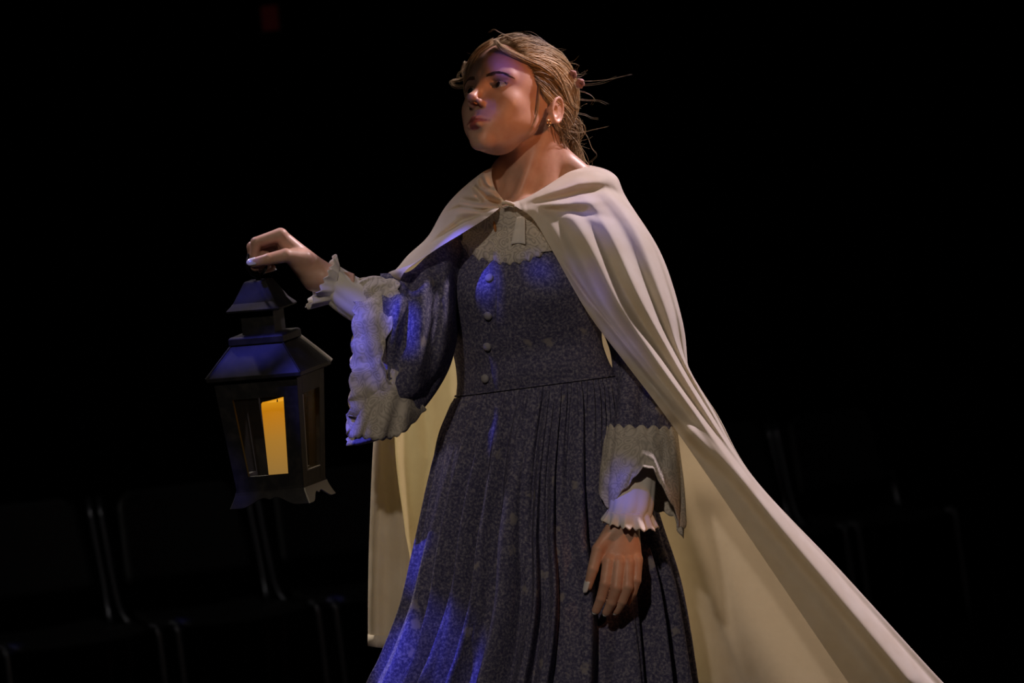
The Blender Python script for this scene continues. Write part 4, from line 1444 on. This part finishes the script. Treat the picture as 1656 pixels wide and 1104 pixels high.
g = Geo()
for i in range(2600):
    # root on or behind the hairline, over the whole scalp
    if i < 1000:
        z = RNG.uniform(-0.02, 0.118)
        s = 1 if RNG.random() < .62 else -1
        y = hairline_y(z) - RNG.uniform(-0.001, 0.006)
    else:
        z = RNG.uniform(-0.055, 0.118); s = 1 if RNG.random() < .68 else -1
        y = hairline_y(z) - abs(RNG.normal(0, 0.05))
    q = 1 - ((y - SC[1]) / SR[1]) ** 2 - ((z - SC[2]) / SR[2]) ** 2
    if q < 0.0:
        f = math.sqrt(((y - SC[1]) / SR[1]) ** 2 + ((z - SC[2]) / SR[2]) ** 2)
        y, z = SC[1] + (y - SC[1]) / f, SC[2] + (z - SC[2]) / f
        q = 0
    x = s * SR[0] * math.sqrt(max(0, q))
    root = np.array([x, y, z])
    end = BUN + RNG.normal(0, 1, 3) * (0.006, 0.004, 0.012)
    cl = math.sin(math.atan2(z - .03, y + .1) * 17 + 4 * s + 9 * x) + .6 * math.sin(z * 420 + y * 160)
    tn = float(np.clip(.46 + .26 * cl + RNG.normal(0, .17), 0.02, 1))  # highlights on locks and dark gaps between them put into the tone
    ph, am = RNG.uniform(0, 6.28), RNG.uniform(.0008, .0050)
    off = abs(RNG.normal(0.0010, 0.0010)) + .0018 * (1 + cl / 1.6)
    ph = 1.5 * cl + RNG.normal(0, .5)
    pts = []
    for k in range(9):
        t = k / 8
        p = root * (1 - t) + end * t
        # lift over the crown, then sag a little towards the bun
        p = p + np.array([0, 0, 0.016 * math.sin(math.pi * t) * (1 if z > 0.03 else -.4)])
        p = surf(p, off + .003 * math.sin(math.pi * t)) if t < .9 else p
        wv = am * math.sin(ph + t * 13) * math.sin(math.pi * min(1, t * 1.2))
        p = p + np.array([0, wv * .4, wv])
        pts.append(p)
    strand(g, pts, RNG.uniform(.28, .62), tn)
put('swept_back_locks', g)

# loose front locks: a parted wave lying over each temple
g = Geo()
for i in range(46):
    j = RNG.normal(0, 1, 3) * .0022
    tn = float(np.clip(RNG.normal(.78, .15), .3, 1))
    pts = [np.array([0.004, 0.074, 0.088]) + j * .6, np.array([0.026, 0.078, 0.066]) + j, np.array([0.052, 0.060, 0.052]) + j, np.array([0.070, 0.030, 0.047]) + j,
           np.array([0.079, -0.010, 0.036]) + j, np.array([0.070, -0.06, 0.020]) + j, BUN + j]
    strand(g, [surf(p, .0035 + j[0]) if k < 6 else p for k, p in enumerate(pts)], RNG.uniform(.28, .55), tn)
for i in range(36):
    j = RNG.normal(0, 1, 3) * .0026
    tn = float(np.clip(RNG.normal(.7, .18), .2, 1))
    pts = [np.array([-0.002, 0.074, 0.088]) + j * .6, np.array([-0.026, 0.078, 0.070]) + j, np.array([-0.048, 0.064, 0.052]) + j, np.array([-0.062, 0.050, 0.030]) + j,
           np.array([-0.071, 0.036, 0.008]) + j, np.array([-0.074, 0.022, -0.010]) + j]
    strand(g, [surf(p, .005 + j[0]) for p in pts], RNG.uniform(.28, .55), tn)
for i in range(26):
    # wavy lock above the ear
    j = RNG.normal(0, 1, 3) * .0018
    tn = float(np.clip(RNG.normal(.66, .18), .2, 1))
    pts = [np.array([0.071, 0.020, 0.060]) + j, np.array([0.078, -0.004, 0.046]) + j, np.array([0.082, -0.030, 0.026]) + j, np.array([0.078, -0.056, 0.014]) + j,
           np.array([0.064, -0.085, 0.020]) + j, np.array([0.045, -0.108, 0.034]) + j]
    strand(g, [surf(p, .006 + j[0]) for p in pts], RNG.uniform(.28, .5), tn)
for i in range(12):
    # thin wisp falling in front of the ear down to the jaw
    j = RNG.normal(0, 1, 3) * .0010
    pts = [np.array([0.068, 0.032, 0.030]) + j, np.array([0.0715, 0.026, 0.004]) + j, np.array([0.0690, 0.020, -0.024]) + j * 1.5, np.array([0.0625, 0.018, -0.050]) + j * 2, np.array([0.056, 0.022, -0.072]) + j * 3]
    strand(g, pts, .25, .35)
put('loose_locks', g)

# little curls standing out beside her right temple
g = Geo()
TEMPLE_W = float(H2P(np.array([-0.074, 0.038, 0.020]))[2])
def px_curl(pts, n, jit, r, tone):
    for i in range(n):
        j = RNG.normal(0, 1, 3) * jit + (0, 0, TEMPLE_W + 24)
        g.tube(catmull(np.array(pts, float) + j, 22), np.linspace(r, r * .4, 22), 4, float(np.clip(tone + RNG.normal(0, .12), .1, 1)))
px_curl([(757, 108, -20), (749, 114, -22), (742, 119, -24), (741, 124, -26), (746, 127, -26), (752, 124, -26), (755, 119, -24)], 9, 1.3, .32, .7)
px_curl([(754, 124, -22), (744, 128, -26), (732, 130, -30), (730, 135, -32), (738, 139, -32), (750, 139, -28), (757, 137, -24)], 22, 1.7, .34, .8)
px_curl([(752, 100, -15), (748, 112, -18), (750, 122, -20), (754, 132, -20)], 12, 1.5, .32, .6)
o = px_obj('temple_curls', g.V, g.F, 'hair', hair)
at = o.data.attributes.new('tone', 'FLOAT', 'POINT'); at.data.foreach_set('value', np.array(g.A, np.float32)); o['kind'] = 'stuff'

# gathered knot and the curly tail down to the nape (in survey px around the knot)
g = Geo()
bp = H2P(BUN)
for i in range(240):
    c = bp + RNG.normal(0, 1, 3) * (7, 8, 7)
    a0 = RNG.uniform(0, 6.28); r_ = RNG.uniform(7, 17); tl = RNG.normal(0, .6, 2)
    pts = [c + r_ * np.array([math.cos(a0 + q) * .75, math.sin(a0 + q), .7 * math.sin(a0 + q * 1.2 + tl[0])]) for q in np.linspace(0, RNG.uniform(2.5, 5), 8)]
    g.tube(catmull(pts, 16), RNG.uniform(.3, .65), 4, float(np.clip(RNG.normal(.42, .2), .03, 1)))
for i in range(520):
    # tail strands
    x0 = bp + RNG.normal(0, 1, 3) * (6, 6, 6) + (2, 8, 0)
    L_ = RNG.uniform(55, 122)
    dx = RNG.normal(-2, 20); ph = RNG.uniform(0, 6.28); am = RNG.uniform(2, 7)
    pts = []
    for k in range(9):
        t = k / 8
        pts.append(x0 + np.array([dx * t ** .8 + am * math.sin(ph + t * 7) * t, L_ * t, 10 * t + am * math.cos(ph + t * 7) * t]))
    if RNG.random() < .4:      # end curls under
        e = pts[-1]; sg = RNG.choice([-1, 1])
        pts += [e + (6 * sg, 5, 0), e + (13 * sg, 1, 0), e + (13 * sg, -8, 0)]
    g.tube(catmull(pts, 24), np.linspace(1, .3, 24) * RNG.uniform(.26, .5), 4, float(np.clip(RNG.normal(.38, .2), .03, 1)))
# strands joining the nape to the tail, in front of the knot behind the ear
for i in range(300):
    a = H2P(np.array([0.055 + RNG.normal(0, .006), -0.034 + RNG.normal(0, .010), max(-0.03, -0.004 + RNG.normal(0, .012))]))
    e = bp + RNG.normal(0, 1, 3) * (7, 22, 7) + (-4, 30, 0)
    mid = (a + e) / 2 + RNG.normal(0, 1, 3) * (4, 6, 3) + (2, 8, -4)
    g.tube(catmull([a, (a + mid) / 2 + (0, 3, -3), mid, e], 14), RNG.uniform(.28, .55), 4, float(np.clip(RNG.normal(.30, .16), .03, 1)))
o = px_obj('knot_and_tail', g.V, g.F, 'hair', hair)
at = o.data.attributes.new('tone', 'FLOAT', 'POINT'); at.data.foreach_set('value', np.array(g.A, np.float32)); o['kind'] = 'stuff'

# flyaway hairs
g = Geo()
for pts in ([(925, 118, 20), (938, 122, 30), (945, 120, 36), (951, 114, 38)], [(900, 122, -5), (918, 127, 0), (935, 122, 15), (947, 116, 25)],
            [(945, 185, 40), (955, 190, 42), (968, 192, 44)], [(938, 130, 40), (980, 128, 45), (1022, 119, 48)], [(940, 136, 40), (975, 132, 45), (1000, 122, 48)],
            [(935, 205, 40), (950, 220, 42), (958, 240, 44), (966, 252, 46), (950, 266, 46)], [(938, 215, 42), (962, 210, 46), (985, 205, 48)],
            [(950, 165, 42), (970, 166, 44), (985, 172, 46)], [(945, 150, 42), (960, 160, 44), (955, 172, 46)], [(830, 60, 0), (808, 50, 0), (800, 46, 0), (790, 52, 0)],
            [(850, 58, 10), (835, 52, 10), (815, 56, 8)], [(880, 66, 10), (860, 52, 10), (845, 50, 8)], [(935, 105, 20), (932, 112, 24), (936, 120, 26)]):
    for i in range(2):
        j = RNG.normal(0, 1, 3) * 1.6
        if pts[0][0] > 890 and len(pts) < 8 and pts[0][0] != 915: pts = ((915, pts[0][1] - 4, 25),) + tuple(pts)
        g.tube(catmull(np.array(pts, float) + j, 18), np.linspace(.17, .06, 18), 4, .8)
for i in range(110):
    a = H2P(surf(np.array([RNG.uniform(-.05, .06), RNG.uniform(-.1, .05), RNG.uniform(.06, .12)]), .004)) if i < 50 else bp + RNG.normal(0, 1, 3) * (8, 40, 8) + (2, 30, 0)
    d = np.array([RNG.uniform(.2, 1), RNG.normal(0, .45), RNG.normal(.1, .3)]) * RNG.uniform(10, 34) if i >= 50 else np.array([RNG.normal(0, 1), RNG.uniform(-.55, -.05), RNG.normal(0, .5)]) * 13
    g.tube(catmull([a, a + d * .5 + RNG.normal(0, 2, 3), a + d], 10), np.linspace(.12, .05, 10), 4, .7)
o = px_obj('flyaway_hairs', g.V, g.F, 'hair', hair)
at = o.data.attributes.new('tone', 'FLOAT', 'POINT'); at.data.foreach_set('value', np.array(g.A, np.float32)); o['kind'] = 'stuff'
# pink hair tie around the knot
for (u, v, w_, r_, ang) in ((926, 121, 14, 4.5, .3), (938, 135, 20, 5, .9)):
    g = Geo()
    pts = [(u + r_ * .8 * math.cos(a) , v + r_ * math.sin(a) , w_ + 5 * math.sin(a + ang)) for a in np.linspace(0, 2 * math.pi, 17)]
    g.tube(pts, [3.4 + .9 * math.sin(k * 2.4) for k in range(17)], 8)
    px_obj('hair_tie', g.V, g.F, 'hair_tie', hair)
